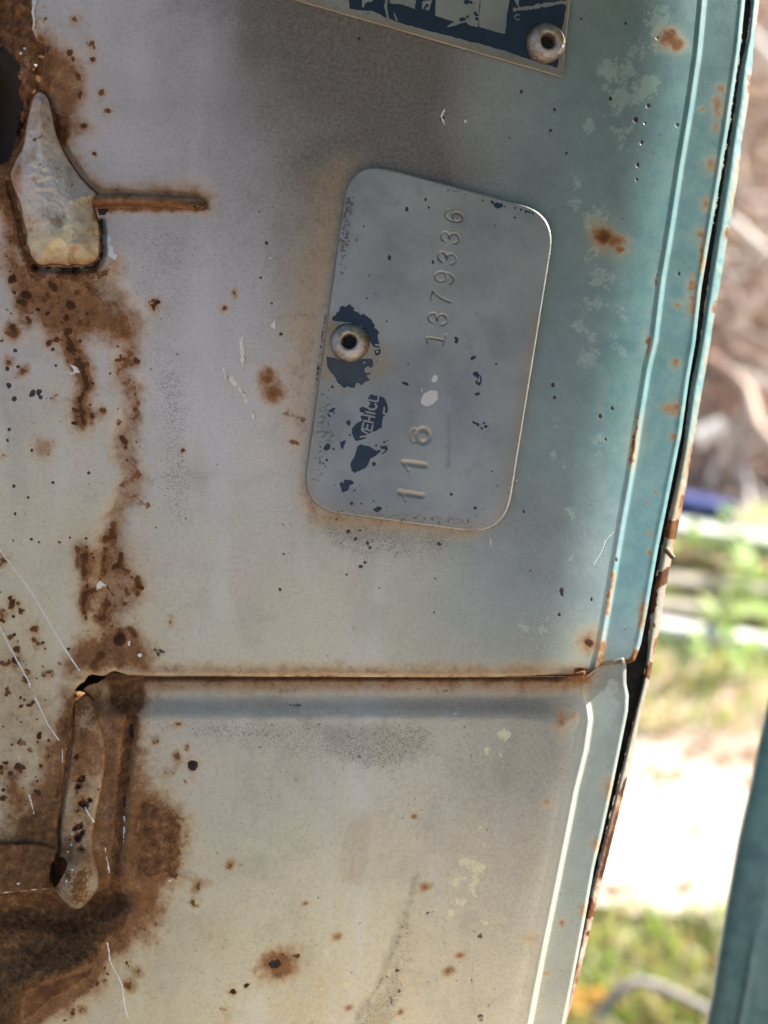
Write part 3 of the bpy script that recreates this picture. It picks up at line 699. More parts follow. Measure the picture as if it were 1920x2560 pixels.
# rust at lower left
L.area('stain', z7((250, 0), (960, 0), (960, 140), (880, 260), (960, 420), (1000, 640), (1180, 780), (1200, 1000), (1170, 1260), (1080, 1420), (1040, 1600), (960, 1720), (760, 1720), (680, 1900), (420, 2100), (260, 2260), (-3000, 2600), (-3000, 800)), 24, 30, .76)
L.area('scale', z7((920, 830), (1100, 800), (1150, 890), (1165, 960), (1140, 1040), (1150, 1130), (1130, 1260), (1000, 1290), (900, 1270), (870, 1180), (880, 1000)), 10, 34, .60)
L.area('rust', z7((880, 700), (1000, 780), (900, 1200), (1050, 1320), (1000, 1560), (930, 1600), (940, 1470), (850, 1400), (780, 1200), (800, 900)), 14, 22, .54)
L.area('scale', z7((-4000, 1040), (330, 1040), (380, 1380), (620, 1370), (720, 1330), (800, 1390), (830, 1480), (780, 1680), (700, 1660), (640, 1780), (500, 1870), (330, 1920), (200, 1980), (140, 2060), (110, 2212), (60, 2400), (-4000, 2500)), 5, 10, 1.0)
L.area('scale', z7((680, -20), (920, -20), (940, 130), (870, 250), (880, 400), (820, 380), (800, 240), (700, 150)), 12, 10, .60)
L.line('scale', z7((845, 250), (810, 480), (790, 700), (770, 900), (745, 1200), (740, 1340)), 17, .5, .6, .72)
L.line('black', z7((842, 290), (848, 360)), 6, .5, .5, .9); L.line('black', z7((800, 760), (800, 810)), 6, .7, .7, .6)
L.area('rust', z7((140, 2060), (260, 1960), (420, 1900), (560, 1860), (620, 1820), (600, 1900), (420, 2010), (330, 2060), (260, 2140), (150, 2212)), 8, 12, .70)
L.scatter('rust', z7((300, 2000), (620, 1850), (1000, 1500), (1060, 1650), (900, 1800), (640, 2000), (400, 2212), (250, 2212)), 34, 3, 10, .6, .8, .8)
L.scatter('yellow', z7((150, 2000), (330, 2050), (420, 2212), (150, 2212)), 8, 4, 12, .4, .7, 1)
for x, y, r, b in ((1240, 548, 17, 1), (1140, 285, 11, 0), (1205, 440, 8, 0), (1075, 605, 14, 0), (990, 390, 9, 0), (1485, 1190, 11, 0), (1285, 1320, 13, 0), (1250, 1430, 9, 0), (825, 1963, 12, 0), (880, 1870, 9, 0), (1500, 2000, 9, 1), (1580, 1965, 7, 1), (1450, 2130, 9, 0), (520, 2120, 9, 0), (910, 690, 9, 0), (1185, 650, 5, 0), (675, 1940, 7, 0), (1140, 490, 9, 0)):
    (cx, cy), = z7((x, y)); L.blob('rust', cx, cy, r, .9, 1.2, .66 if not b else 1); L.blob('stain', cx, cy, r * random.uniform(1.3, 2.2), 1, 1.1, .6)
    if b: L.blob('black', cx, cy, r * .9, .4, .4, 1)
for x, y, r in ((150, 1830, 1), (320, 1435, .16), (520, 1650, .32), (1090, 1335, .30), (1240, 1870, .34), (1310, 1770, .26), (1020, 875, .2), (600, 2110, .26), (925, 2140, .24)):
    (cx, cy), = z8((x, y))
    L.blob('stain', cx, cy, 66 * r, 1, .5, 1.0 if r == 1 else .8, ry=44 * r, rot=-.35); L.blob('rust', cx, cy, 42 * r, 1.0, .9, .62 if r == 1 else .46, ry=24 * r, rot=-.35)
(cx, cy), = z8((130, 1830)); L.blob('black', cx, cy, 26, .9, 1.0, .75, ry=13, rot=-.4)
(cx, cy), = z8((270, 1775)); L.blob('rust', cx, cy, 12, .8, 1.0, .75)
run = z8((1040, 1240), (960, 1500), (880, 1750), (800, 1950), (690, 2100), (620, 2240), (560, 2400))
L.line('grime_and_shade', smooth_line(run), 16, 1.0, 1.2, .5); L.line('black', smooth_line(run[1:]), 6, 1, 2.0, .44)
L.area('speck', run[1:] + z8((900, 2300), (960, 2000), (1020, 1800), (1000, 1560)), 24, 26, 1.0)
L.area('grime_and_shade', run[2:] + z8((860, 2300), (930, 2000), (960, 1800)), 34, 36, .42)
for x, y, r in ((950, 1830, 7), (905, 1870, 8), (955, 1910, 6), (870, 2060, 14), (920, 2000, 10), (1000, 1840, 5), (840, 2100, 9), (915, 2140, 8), (1290, 1935, 7), (1385, 1930, 8), (1440, 1640, 13), (1400, 1610, 8), (1510, 2000, 12), (1500, 2080, 10), (1450, 2180, 14), (1250, 765, 7), (275, 1193, 4), (1025, 762, 4), (980, 802, 4), (510, 585, 4), (76, 636, 4), (875, 636, 4), (478, 955, 4), (1020, 268, 5), (1385, 628, 4), (1570, 1480, 8), (1100, 1500, 6), (1140, 1490, 6), (1065, 1540, 5)):
    (cx, cy), = z8((x, y)); L.blob('black', cx, cy, r * .85, 1.0, 1.4, .54)
for x, y, r in ((1440, 960, 30), (1400, 1060, 34), (1370, 1160, 30), (1410, 1220, 26), (1300, 1300, 34), (1380, 1330, 32), (1290, 1420, 30), (1440, 1400, 32), (1250, 1500, 20), (1400, 1470, 30), (1460, 1550, 30), (1250, 1290, 20), (1600, 350, 26), (1580, 480, 24), (1490, 460, 14), (1530, 220, 16), (1480, 930, 20)):
    (cx, cy), = z8((x, y)); L.blob('yellow', cx, cy, r, 1, 1.0, .56); L.blob('peel', cx, cy, r, 1, 1, .3)
L.scatter('yellow', z8((250, 1700), (620, 1800), (560, 2212), (0, 2212), (380, 1900)), 40, 4, 14, .9, 1.2, .60)
L.scatter('rust', z8((0, 1200), (1300, 1200), (1500, 2200), (0, 2200)), 24, 2, 5, .8, .8, .6)
L.line('white', smooth_line(z7((700, 1740), (705, 1810), (770, 1920), (795, 2000), (800, 2090), (822, 2165))), 2.2, .5, .5, .95)
L.line('white', z7((690, 1690), (700, 1740)), 2, .5, .6, .8); L.line('white', z7((900, 1840), (960, 1900)), 1.2, .6, .8, .6)
L.line('white', z7((800, 880), (795, 1040)), 2.4, .5, 1.3, .7); L.line('white', z7((675, 1080), (705, 1240)), 2.2, .5, 1.0, .75)
for pts in (((820, 1310), (870, 1300), (840, 1330)), ((1075, 1290), (1120, 1260), (1125, 1290), (1085, 1310)), ((945, 1420), (965, 1390), (955, 1420))):
    L.area('yellow', z7(*pts), 2, 2, 1); L.area('white', z7(*pts), 3, 2, .5)
for x, y, r, ry in ((320, 250, 12, 30), (400, 235, 8, 9), (220, 785, 9, 8), (110, 1670, 13, 12), (320, 1560, 6, 7), (225, 1885, 6, 6), (620, 690, 12, 18), (540, 1060, 10, 14), (460, 1480, 9, 14)):
    (cx, cy), = z9((x, y)); L.blob('rust', cx, cy, r, .9, .7, .42, ry=ry); L.blob('stain', cx, cy, r * 2, 1, .5, .5, ry=ry * 1.6)
(cx, cy), = z9((650, 60)); L.blob('peel', cx, cy, 22, .8, .9, .85)
L.line('grime_and_shade', [(1475, 1690), (1560, 1695)], 22, 1, .3, .55)  # shadow below the joint painted across the top of the flange
L.scatter('black', [(350, 1800), (1440, 1800), (1300, 2560), (450, 2560)], 90, 1.5, 3.2, .6, .5, .8)
L.scatter('white', [(350, 1800), (1440, 1800), (1300, 2560), (450, 2560)], 40, 1.2, 3.0, .6, .9, .62)
for _ in range(26):
    x = random.uniform(450, 1380); y = random.uniform(1830, 2540); a = random.uniform(-.5, .5) + (1.57 if random.random() < .7 else 0); l = random.uniform(14, 70)
    L.line('white', smooth_line([(x, y), (x + l * .5 * math.cos(a) + random.uniform(-3, 3), y + l * .5 * math.sin(a)), (x + l * math.cos(a), y + l * math.sin(a))]), 1.5, .9, 1.2, random.uniform(.40, .52))
L.bleed(6, .85, 8)
L.H += 0.16 * np.clip(L.m['rust'] - .4, 0, 1) * (1 + 2 * L.n12) * (L.X < rl - 330) + 0.35 * np.clip(L.m['scale'] - .4, 0, 1) * (L.n12 * 1.5 + L.n40)
low_outline = [(-1500, 1560), (1565, 1560)] + EDGE_L[1:] + [(1330, 13200), (-1500, 13200)]
# the hole rusted through beside the seam
hole = smooth_poly(z7((455, 0), (560, -60), (700, -50), (640, 10), (560, 30), (520, 70), (500, 120), (470, 120)), 1)
L.outline(low_outline, 8, 0.8)
hq = sd_poly(L.X, L.Y, hole)[0]
L.clip = L.clip | (hq < 0)
part('lower_panel', L.mesh('lower_panel', MAT_PANEL, PACK), pillar)

# ---- pressed gusset with its bead
G = Sheet(np.arange(-6, 560, 2.5), np.arange(200, 700, 2.5), 41, MASKS)
gus = smooth_poly(z1((255, 578), (300, 600), (325, 650), (345, 740), (365, 850), (400, 940), (450, 1030), (510, 1120), (570, 1190), (640, 1250), (600, 1310), (622, 1370), (640, 1430), (648, 1500), (650, 1600), (640, 1660), (600, 1698), (540, 1712), (470, 1700), (452, 1722), (400, 1706), (330, 1702), (280, 1715), (230, 1700), (195, 1650), (180, 1600), (160, 1570), (165, 1500), (140, 1420), (125, 1320), (90, 1230), (65, 1160), (55, 1110), (100, 1020), (140, 950), (160, 830), (180, 720), (200, 640), (230, 590)), 1)
qg = sd_poly(G.X, G.Y, gus)[0] + 2.5 * G.n12
dome = sstep(0, 70, -qg)
G.H = 1.2 + 3.2 * np.sqrt(np.clip(sstep(0, 60, -qg), 0, 1)) + 1.2 * dome + .75 * G.n40 + .6 * G.n12
G.H += 1.4 * sstep(380, 640, G.Y) * dome
G.line('H', z1((460, 1640), (462, 1710)), 6, .8, .4, -.8, mode='add')
G.m['beige'] = .1 + .8 * sstep(480, 620, G.Y); G.m['speck'] = .7 + 0 * G.X; G.m['grime_and_shade'] = .06 + .45 * np.clip(G.n40, 0, 1) * (1 - .6 * sstep(560, 640, G.Y))
G.area('yellow', z1((140, 1310), (240, 1330), (300, 1440), (350, 1470), (400, 1470), (440, 1390), (470, 1500), (430, 1600), (330, 1620), (200, 1600), (165, 1500)), 10, 22, .56)
G.scatter('yellow', z1((310, 1080), (420, 1080), (430, 1400), (330, 1350)), 18, 4, 11, .9, 1.2, .62)
G.scatter('yellow', z1((470, 1480), (640, 1440), (640, 1680), (500, 1690)), 18, 4, 10, .9, 1.2, .62)
G.scatter('peel', z1((150, 900), (380, 900), (500, 1250), (200, 1250)), 14, 8, 26, .9, 1.0, .7)
G.area('stain', z1((170, 560), (340, 560), (350, 760), (240, 860), (170, 800)), 20, 16, .55)
G.area('stain', z1((60, 1100), (140, 980), (150, 1080), (120, 1300), (160, 1560), (130, 1540), (60, 1200)), 8, 10, .75)
G.area('stain', z1((180, 1600), (260, 1660), (640, 1650), (660, 1720), (220, 1730)), 10, 8, .75); G.line('stain', z1((610, 1290), (620, 1400)), 16, .9, .6, .8)
G.m['stain'] = np.maximum(G.m['stain'], .16 + .55 * np.clip(G.n40 + .5 * G.n12, 0, 1)); G.m['stain'] = np.maximum(G.m['stain'], .95 * (1 - sstep(0, 12, -qg))); G.scatter('stain', gus, 26, 6, 20, .9, .8, .6); G.scatter('black', gus, 26, 1.5, 3.5, .6, .6, .8); G.scatter('rust', gus, 14, 3, 7, .7, .9, .66)
G.area('grime_and_shade', z1((300, 1330), (330, 1400), (410, 1390), (400, 1470), (370, 1470), (320, 1440)), 5, 8, .8); G.area('grime_and_shade', z1((420, 1540), (560, 1480), (600, 1560), (470, 1620)), 12, 12, .35)
G.line('rust', z1((225, 900), (260, 880)), 6, .8, .9, .62)
G.outline(gus, 5, 1.6)
gusset = part('corner_gusset', G.mesh('corner_gusset', MAT_PANEL, PACK), pillar)
# skirt so that the gusset has a turned-down edge
def skirt(name, pts, d1, d0, mat, parent, inset=0.0):
    V = []; F = []; n = len(pts)
    for x, y in pts:
        V.append(local(x, y, d1)); V.append(local(x, y, d0))
    for i in range(n):
        j = (i + 1) % n
        F.append((2 * i, 2 * i + 1, 2 * j + 1, 2 * j))
    me = bpy.data.meshes.new(name); me.from_pydata(V, [], F); me.materials.append(mat)
    return part(name, me, parent)
MAT_RUSTEDGE = mat_simple('rusted_edge', (0.09, 0.05, 0.03), (0.28, 0.18, 0.09), 900, .85, 0.0003)
skirt('gusset_edge', gus, 0.3, -2.5, MAT_RUSTEDGE, gusset)

K = Sheet(np.arange(225, 530, 2.0), np.arange(470, 545, 2.0), 47, MASKS)
qk, _, _ = d_line(K.X, K.Y, [(236, 502), (300, 499), (420, 504), (498, 511)])
rk_ = 17.0 + 1.5 * K.n40
K.H = -0.9 + 3.1 * np.sqrt(np.clip(1 - (qk / rk_) ** 2, 0, 1)) + .22 * K.n12
K.m['stain'] = .75 + .3 * sstep(498, 514, K.Y); K.m['grime_and_shade'] = .35 * (1 - sstep(492, 504, K.Y)); K.m['speck'] += .8  # rust stain, with the bead's dark upper shading painted in
K.scatter('rust', [(236, 500), (510, 505), (510, 525), (250, 520)], 40, 3, 8, .7, .8, .72); K.m['scale'] = .56 * sstep(505, 518, K.Y)
K.scatter('black', [(450, 505), (510, 508), (510, 525), (450, 525)], 10, 3, 5, .7, .8, .9)
K.clip = qk > 18.5
part('bead', K.mesh('bead', MAT_PANEL, PACK), gusset)

# ---- what shows in the hollow at the upper left
N = Sheet(np.concatenate([np.linspace(-1500, -30, 40, endpoint=False), np.arange(-30, 150, 3)]), np.concatenate([np.linspace(-1300, -30, 30, endpoint=False), np.arange(-30, 520, 3)]), 53, MASKS)
N.H = -7.5 + 5 * N.n120 + 1.8 * N.n40 + .4 * N.n12
N.blob('H', 60, 170, 46, 1, .4, 2.5, ry=56, mode='add')
N.H += 1.0 * (1 - sstep(60, 150, N.Y)) - 13 * (1 - sstep(-10, 44, N.X)) * sstep(150, 240, N.Y)
N.line('H', z1((20, 1060), (90, 860), (170, 640), (230, 540)), 16, .9, .3, 1.4, mode='add')
N.m['scale'] += .75; N.m['stain'] += .8; N.m['grime_and_shade'] += .55
N.area('black', [(-1500, 110), (20, 118), (44, 170), (60, 235), (54, 320), (20, 420), (-1500, 430)], 16, 18, .9); N.area('scale', z1((80, 300), (200, 290), (180, 540), (90, 560)), 10, 16, .5, mode='sub'); N.scatter('peel', z1((80, 300), (200, 290), (180, 540), (90, 560)), 10, 5, 14, .7, 1, 1)  # black area paints the deep shade inside the hollow
for x, y, r in ((158, 313, 4.5), (134, 342, 4), (230, 422, 4.5)):
    (cx, cy), = z1((x, y)); N.blob('bare', cx, cy, r, .5, .3, 1)  # small glints in the hollow, painted as pale dots
part('inner_bracket', N.mesh('inner_bracket', MAT_PANEL, PACK), pillar)
flk = Sheet(np.arange(70, 100, 1.5), np.arange(-20, 100, 1.5), 57, MASKS)
flk.H = 0.5 + .6 * flk.n12 + .3 * flk.n40; flk.m['peel'] += 1; flk.m['white'] += .5 + .4 * flk.n12
flk.outline(z1((205, -40), (240, -40), (238, 20), (222, 60), (232, 120), (222, 180), (208, 200), (212, 120), (200, 80), (214, 30)), 4, .4)
part('paint_flake', flk.mesh('paint_flake', MAT_PANEL, PACK), pillar)

# ---- tongue of the weld bracket, lower left
T = Sheet(np.arange(100, 300, 2.2), np.arange(1690, 2300, 2.2), 61, MASKS)
tong = smooth_poly(z7((440, 60), (560, 60), (640, 200), (700, 420), (690, 560), (660, 720), (630, 860), (605, 1000), (610, 1120), (640, 1260), (635, 1330), (590, 1400), (540, 1460), (485, 1478), (430, 1450), (370, 1390), (340, 1330), (335, 1250), (345, 1170), (370, 1100), (372, 960), (395, 800), (430, 560), (455, 330)), 2)
qt = sd_poly(T.X, T.Y, tong)[0]
lob = sstep(2080, 2180, T.Y)
T.H = -1.9 + 1.3 * sstep(0, 14, -qt) + lob * (4.8 * np.sqrt(np.clip(sstep(0, 50, -qt), 0, 1))) + .35 * T.n40 + .12 * T.n12 + .6 * sstep(1750, 1900, T.Y)
T.H -= 1.8 * (1 - sstep(1700, 1800, T.Y))
T.m['stain'] = .80 - .18 * sstep(1900, 1990, T.Y) * (1 - sstep(2080, 2120, T.Y)) + .3 * T.n40
T.m['beige'] += .9; T.m['speck'] += .5
T.area('scale', z7((400, 60), (640, 60), (660, 300), (560, 420), (430, 400)), 16, 20, .47)
T.m['stain'] *= 1 - .55 * sstep(2120, 2190, T.Y); T.m['beige'] *= 1 - sstep(2100, 2170, T.Y); T.m['scale'] = np.maximum(T.m['scale'], .50 * sstep(2120, 2180, T.Y) * (1 - .25 * sstep(215, 245, T.X))); T.m['grime_and_shade'] += .95 * sstep(2100, 2170, T.Y) * (1 - .6 * sstep(218, 245, T.X))
for x, y, r in ((490, 495, 7), (530, 628, 7), (510, 650, 10), (505, 680, 9), (575, 770, 6), (545, 800, 9), (520, 790, 8), (490, 950, 9), (530, 985, 7), (500, 1015, 10), (515, 940, 8), (520, 1090, 9)):
    (cx, cy), = z7((x, y)); T.blob('rust', cx, cy, r * 1.5, .7, .8, .8); T.blob('black', cx, cy, r * .7, .8, .8, .62); T.blob('H', cx, cy, r, .8, .4, -.8, mode='add')
for x, y in ((464, 990), (458, 1060), (435, 1105), (466, 1222), (428, 1292), (550, 822), (575, 870), (600, 910)):
    (cx, cy), = z7((x, y)); T.blob('white', cx, cy, 3.2, .5, .4, .9)
T.line('white', z7((550, 825), (575, 870), (610, 915)), 2.0, .5, .5, .9); T.line('white', z7((362, 960), (375, 920)), 1.6, .6, .8, .8)
T.scatter('rust', tong, 40, 2, 8, .7, .9, .75)
T.outline(tong, 6, 1.3)
hol = smooth_poly(z7((330, 1310), (335, 1220), (350, 1160), (390, 1132), (425, 1160), (430, 1200), (400, 1260), (370, 1310), (350, 1340)), 2)
T.clip = T.clip | (sd_poly(T.X, T.Y, hol)[0] < 0)
tongue = part('bracket_tongue', T.mesh('bracket_tongue', MAT_PANEL, PACK), pillar)
skirt('tongue_edge', tong, -3.2, -6.4, MAT_RUSTEDGE, tongue)
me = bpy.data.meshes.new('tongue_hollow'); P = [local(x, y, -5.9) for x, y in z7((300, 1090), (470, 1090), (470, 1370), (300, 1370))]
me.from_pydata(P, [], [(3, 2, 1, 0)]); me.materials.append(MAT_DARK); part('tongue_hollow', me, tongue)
# ---- strap that runs off to the left
W = Sheet(np.concatenate([np.linspace(-1500, -30, 40, endpoint=False), np.arange(-30, 140, 2.5)]), np.arange(2080, 2250, 2.5), 67, MASKS)
W.H = 1.6 + .35 * W.n40 + .16 * W.n12; W.m['scale'] += .95; W.m['stain'] += .8
(cx, cy), = z7((118, 1310)); W.blob('yellow', cx, cy, 6, .4, .3, 1); W.blob('white', cx, cy, 6, .4, .3, .8, ry=4)
strap = [(-1500, 2085)] + z7((0, 1050), (250, 1050), (380, 1090), (375, 1120), (335, 1180), (318, 1250), (315, 1320), (322, 1345), (250, 1352), (120, 1362), (0, 1374)) + [(-1500, 2262)]
W.line('white', [(-200, 2240)] + z7((0, 1371), (120, 1359), (250, 1349), (318, 1342)), 2.4, .8, 1.2, .58); W.outline(strap, 5, .7)  # pale line paints the light along the strap's lower edge
strap_o = part('rusted_strap', W.mesh('rusted_strap', MAT_PANEL, PACK), pillar)
skirt('strap_edge', [(-60, 2237)] + z7((0, 1374), (120, 1362), (250, 1352), (318, 1346), (316, 1300)) + [(118, 2205), (100, 2220), (-60, 2228)], 0.9, -4.2, MAT_RUSTEDGE, strap_o)

# ---- dark backing inside the pillar (closes the hollows)
def quad(name, pts, mat, parent):
    me = bpy.data.meshes.new(name); me.from_pydata([local(*p) for p in pts], [], [tuple(range(len(pts)))[::-1]]); me.materials.append(mat)
    return part(name, me, parent)
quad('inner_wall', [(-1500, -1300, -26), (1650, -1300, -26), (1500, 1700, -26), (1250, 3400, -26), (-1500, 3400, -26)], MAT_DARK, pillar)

# ---- outer skin of the body with the black seal in the gap
OUT_R = [(1925, -500), (1898, 0), (1887, 97), (1871, 253), (1855, 350), (1844, 447), (1824, 564), (1805, 680), (1785, 797), (1770, 889), (1754, 986), (1735, 1091), (1715, 1219),
         (1700, 1297), (1680, 1387), (1665, 1472), (1653, 1550), (1638, 1628), (1622, 1705), (1603, 1778), (1575, 1918), (1548, 2030), (1529, 2108), (1509, 2186), (1490, 2264), (1467, 2361), (1443, 2458), (1416, 2560), (1330, 3000)]
OUT_L = [(1895, -500), (1879, 0), (1871, 86), (1852, 167), (1838, 272), (1826, 350), (1805, 480), (1786, 603), (1766, 740), (1750, 855), (1727, 967), (1708, 1122), (1690, 1210), (1668, 1310), (1650, 1400), (1632, 1490),
         (1625, 1560), (1618, 1640), (1608, 1705), (1585, 1800), (1560, 1900), (1530, 2020), (1510, 2100), (1490, 2180), (1470, 2260), (1450, 2355), (1428, 2458), (1402, 2560), (1315, 3000)]
def strip(name, left, right, dl, dr, nx, mat, masksf=None, crown=0.0, seed=71, lap=0.0):
    ys = np.concatenate([np.linspace(-500, -30, 20, endpoint=False), np.arange(-30, 2600, 4.0), np.linspace(2600, 3000, 12)])
    sh = Sheet(np.linspace(0, 1, nx), ys, seed, MASKS)
    t = sh.X.copy()
    a = np.interp(ys, [p[1] for p in left], [p[0] for p in left])[:, None] - lap
    b = np.interp(ys, [p[1] for p in right], [p[0] for p in right])[:, None]
    sh.t = t; sh.X = a + (b - a) * t
    sh.n40 = fbm(sh.X, sh.Y, 40, seed); sh.n12 = fbm(sh.X, sh.Y, 12, seed + 5)
    sh.X = sh.X + (t > .5) * 2.2 * sh.n12
    sh.H = dl + (dr - dl) * t + crown * np.sin(np.pi * np.clip(t, 0, 1)) + .15 * sh.n40
    if masksf: masksf(sh)
    return sh.mesh(name, mat, PACK)
def skin_masks(sh):
    up = 1 - sstep(1150, 1330, sh.Y)
    sh.m['teal'] = np.clip(.25 + .72 * up, 0, 1); sh.m['beige'] += .6
    sh.m['grime_and_shade'] = .55 * sstep(1180, 1330, sh.Y) * (1 - .5 * sstep(1750, 2000, sh.Y))
    sh.m['stain'] = np.clip(.5 * sstep(.45, .95, sh.t) * (.5 + 1.6 * sh.n40), 0, 1) + .3 * sstep(1040, 1150, sh.Y) * (1 - sstep(1250, 1400, sh.Y))
    sh.m['rust'] = np.clip(.62 * sstep(.35, .8, sh.t) * sstep(-.05, .35, fbm(sh.X * 0, sh.Y, 70, 9, 2)), 0, 1) + .5 * sstep(1900, 2000, sh.Y)
    sh.m['rust'] = np.maximum(sh.m['rust'], .75 * (fbm(sh.X, sh.Y, 60, 19, 3) > .22) * (sh.Y > 1300))
skin = part('outer_skin', strip('outer_skin', OUT_L, OUT_R, -17, -19, 18, MAT_PANEL, skin_masks, 1.2), pillar)
part('skin_return', strip('skin_return', OUT_R, [(x - 3, y) for x, y in OUT_R], -19, -30, 4, MAT_PANEL, skin_masks), skin)
SEAL_L = [(x - 26, y) for x, y in EDGE_U[:-1]] + [(1540, 1660), (1540, 1800)] + [(x - 14, y) for x, y in EDGE_L[4:]]
part('door_seal', strip('door_seal', SEAL_L, OUT_L, -21, -19, 8, MAT_RUBBER, None, 0.0, 73), pillar)
bm = bmesh.new(); rr = random.Random(2)
for i in range(150):
    y = rr.uniform(60, 560); x = float(xat(EDGE_U, y)) - 4 + rr.uniform(-5, 5)
    r_ = rr.uniform(.00012, .00032)
    p = local(x, y, -8.2 - rr.uniform(0, 1.2))
    bmesh.ops.create_icosphere(bm, subdivisions=1, radius=r_, matrix=Matrix.Translation(p) @ Matrix.Diagonal((1, 1, rr.uniform(.8, 2), 1)))
me = bpy.data.meshes.new('sealant_crumbs'); bm.to_mesh(me); bm.free(); me.materials.append(mat_simple('old_sealant', (0.32, 0.36, 0.30), (0.45, 0.46, 0.38), 900, .9))
o = part('sealant_crumbs', me, pillar); o['kind'] = 'stuff'
me = bpy.data.meshes.new('clip')
bm = bmesh.new()
p0 = Vector(local(1664, 1372, -16)); p1 = Vector(local(1684, 1396, -15))
bmesh.ops.create_cone(bm, segments=10, radius1=.0007, radius2=.0005, depth=(p1 - p0).length, cap_ends=True, matrix=Matrix.Translation((p0 + p1) / 2) @ (p1 - p0).to_track_quat('Z', 'Y').to_matrix().to_4x4())
bm.to_mesh(me); bm.free(); me.materials.append(MAT_RIVET); part('retaining_clip', me, pillar)

# ---- overhang added out of view above the picture to shade the pillar's top
me = bpy.data.meshes.new('added_shade_overhang'); V = []; F = []
prof_r = [(-30, 0.5), (-40, 30), (-36, 180), (-44, 335), (-70, 352), (-150, 356), (-420, 340), (-800, 260), (-1200, 100), (-1280, 1)]
for x in np.linspace(560, 2900, 16):
    for y, d in prof_r:
        V.append(((x - 960) * S, -d * .001, (1280 - y + 40) * S))
n = len(prof_r)
for j in range(15):
    for i in range(n):
        F.append((j * n + i, j * n + (i + 1) % n, (j + 1) * n + (i + 1) % n, (j + 1) * n + i))
F += [tuple(range(n)), tuple(range(15 * n, 16 * n))[::-1]]
me.from_pydata(V, [], F); me.materials.append(mat_simple('overhang_teal', (0.07, 0.2, 0.21), (0.1, 0.25, 0.25), 120, .4))
part('added_shade_overhang', me, pillar)

# ---- cream ledge added below the picture to bounce sunlight up onto the pillar
me = bpy.data.meshes.new('added_bounce_ledge'); V = []; F = []
prof_s = [(2700, -3), (2745, 5), (2775, 40), (2790, 110), (2815, 160), (2870, 180), (3050, 186), (4400, 150)]
xs_ = np.linspace(-1500, 1700, 24)
for x in xs_:
    for y, d in prof_s:
        V.append(((x - 960) * S, -d * .001, (1280 - y) * S))
n = len(prof_s)
for j in range(len(xs_) - 1):
    for i in range(n - 1):
        F.append((j * n + i, j * n + i + 1, (j + 1) * n + i + 1, (j + 1) * n + i))
me.from_pydata(V, [], F); me.materials.append(mat_simple('bounce_cream', (0.70, 0.62, 0.48), (0.62, 0.53, 0.38), 60, .5))
me.polygons.foreach_set('use_smooth', np.ones(len(F), bool))
part('added_bounce_ledge', me, pillar)

# ------------------------------------------------------------------ rivets
def rivet(parent, px, py, d, r_px, origin, tilt=(0, 0)):
    r = r_px * S
    prof = [(0.37, -1.3), (0.36, .34), (0.38, .46), (0.43, .53), (0.50, .54), (0.58, .52), (0.72, .44), (0.85, .33), (0.94, .20), (0.99, .06), (1.0, -.02), (0.97, -.10), (.9, -.12)]
    n = 40; V = []; F = []
    for a, h in prof:
        for i in range(n):
            t = 2 * math.pi * i / n
            w = 1 + .012 * math.sin(3 * t + 1) + .008 * math.sin(7 * t)
            V.append((a * r * w * math.cos(t), -h * r, a * r * w * math.sin(t)))
    for j in range(len(prof) - 1):
        for i in range(n):
            k = (i + 1) % n
            F.append((j * n + i, j * n + k, (j + 1) * n + k, (j + 1) * n + i))
    me = bpy.data.meshes.new('rivet'); me.from_pydata(V, [], F); me.materials.append(MAT_RIVET)
    me.polygons.foreach_set('use_smooth', np.ones(len(F), bool))
    o = part('rivet', me, parent)
    p = local(px, py, d)
    o.location = (p[0] - origin[0], p[1] - origin[1], p[2] - origin[2])
    o.rotation_euler = (tilt[0], 0, tilt[1])
    # black disc just above the plate, painted shade of the rivet's hole
    me = bpy.data.meshes.new('bore_shade'); V = [(0, -.04 * r, 0)]; F = []
    for i in range(n):
        t = 2 * math.pi * i / n; V.append((.372 * r * math.cos(t), -.03 * r, .372 * r * math.sin(t)))
    F = [(0, 1 + i, 1 + (i + 1) % n) for i in range(n)]
    me.from_pydata(V, [], F); me.materials.append(MAT_DARK)
    part('bore_shade', me, o)
    return o

FONT = {'V': [[(0, 1), (.35, 0), (.7, 1)]], 'E': [[(.6, 0), (0, 0), (0, 1), (.6, 1)], [(0, .52), (.5, .52)]], 'H': [[(0, 0), (0, 1)], [(.6, 0), (.6, 1)], [(0, .5), (.6, .5)]],
        'I': [[(0, 0), (0, 1)]], 'C': [[(.62, .2), (.5, .03), (.3, 0), (.08, .15), (0, .5), (.08, .85), (.3, 1), (.5, .97), (.62, .8)]], 'L': [[(0, 1), (0, 0), (.55, 0)]], 'N': [[(0, 0), (0, 1), (.65, 0), (.65, 1)]],
        'o': [[(.3, .55), (.1, .6), (.05, .8), (.15, .97), (.35, 1), (.5, .9), (.52, .7), (.4, .57), (.3, .55)]]}
def letters(sheet, key, txt, x, y, h, dirv, adv, r, mode='sub', v=1.0):
    tx, ty = dirv; ux, uy = ty, -tx
    for ch in txt:
        for st in FONT.get(ch, []):
            sheet.line(key, [(x + tx * a * h + ux * b * h, y + ty * a * h + uy * b * h) for a, b in st], r, .35, .25, v, mode)
        x += tx * adv.get(ch, .85) * h; y += ty * adv.get(ch, .85) * h

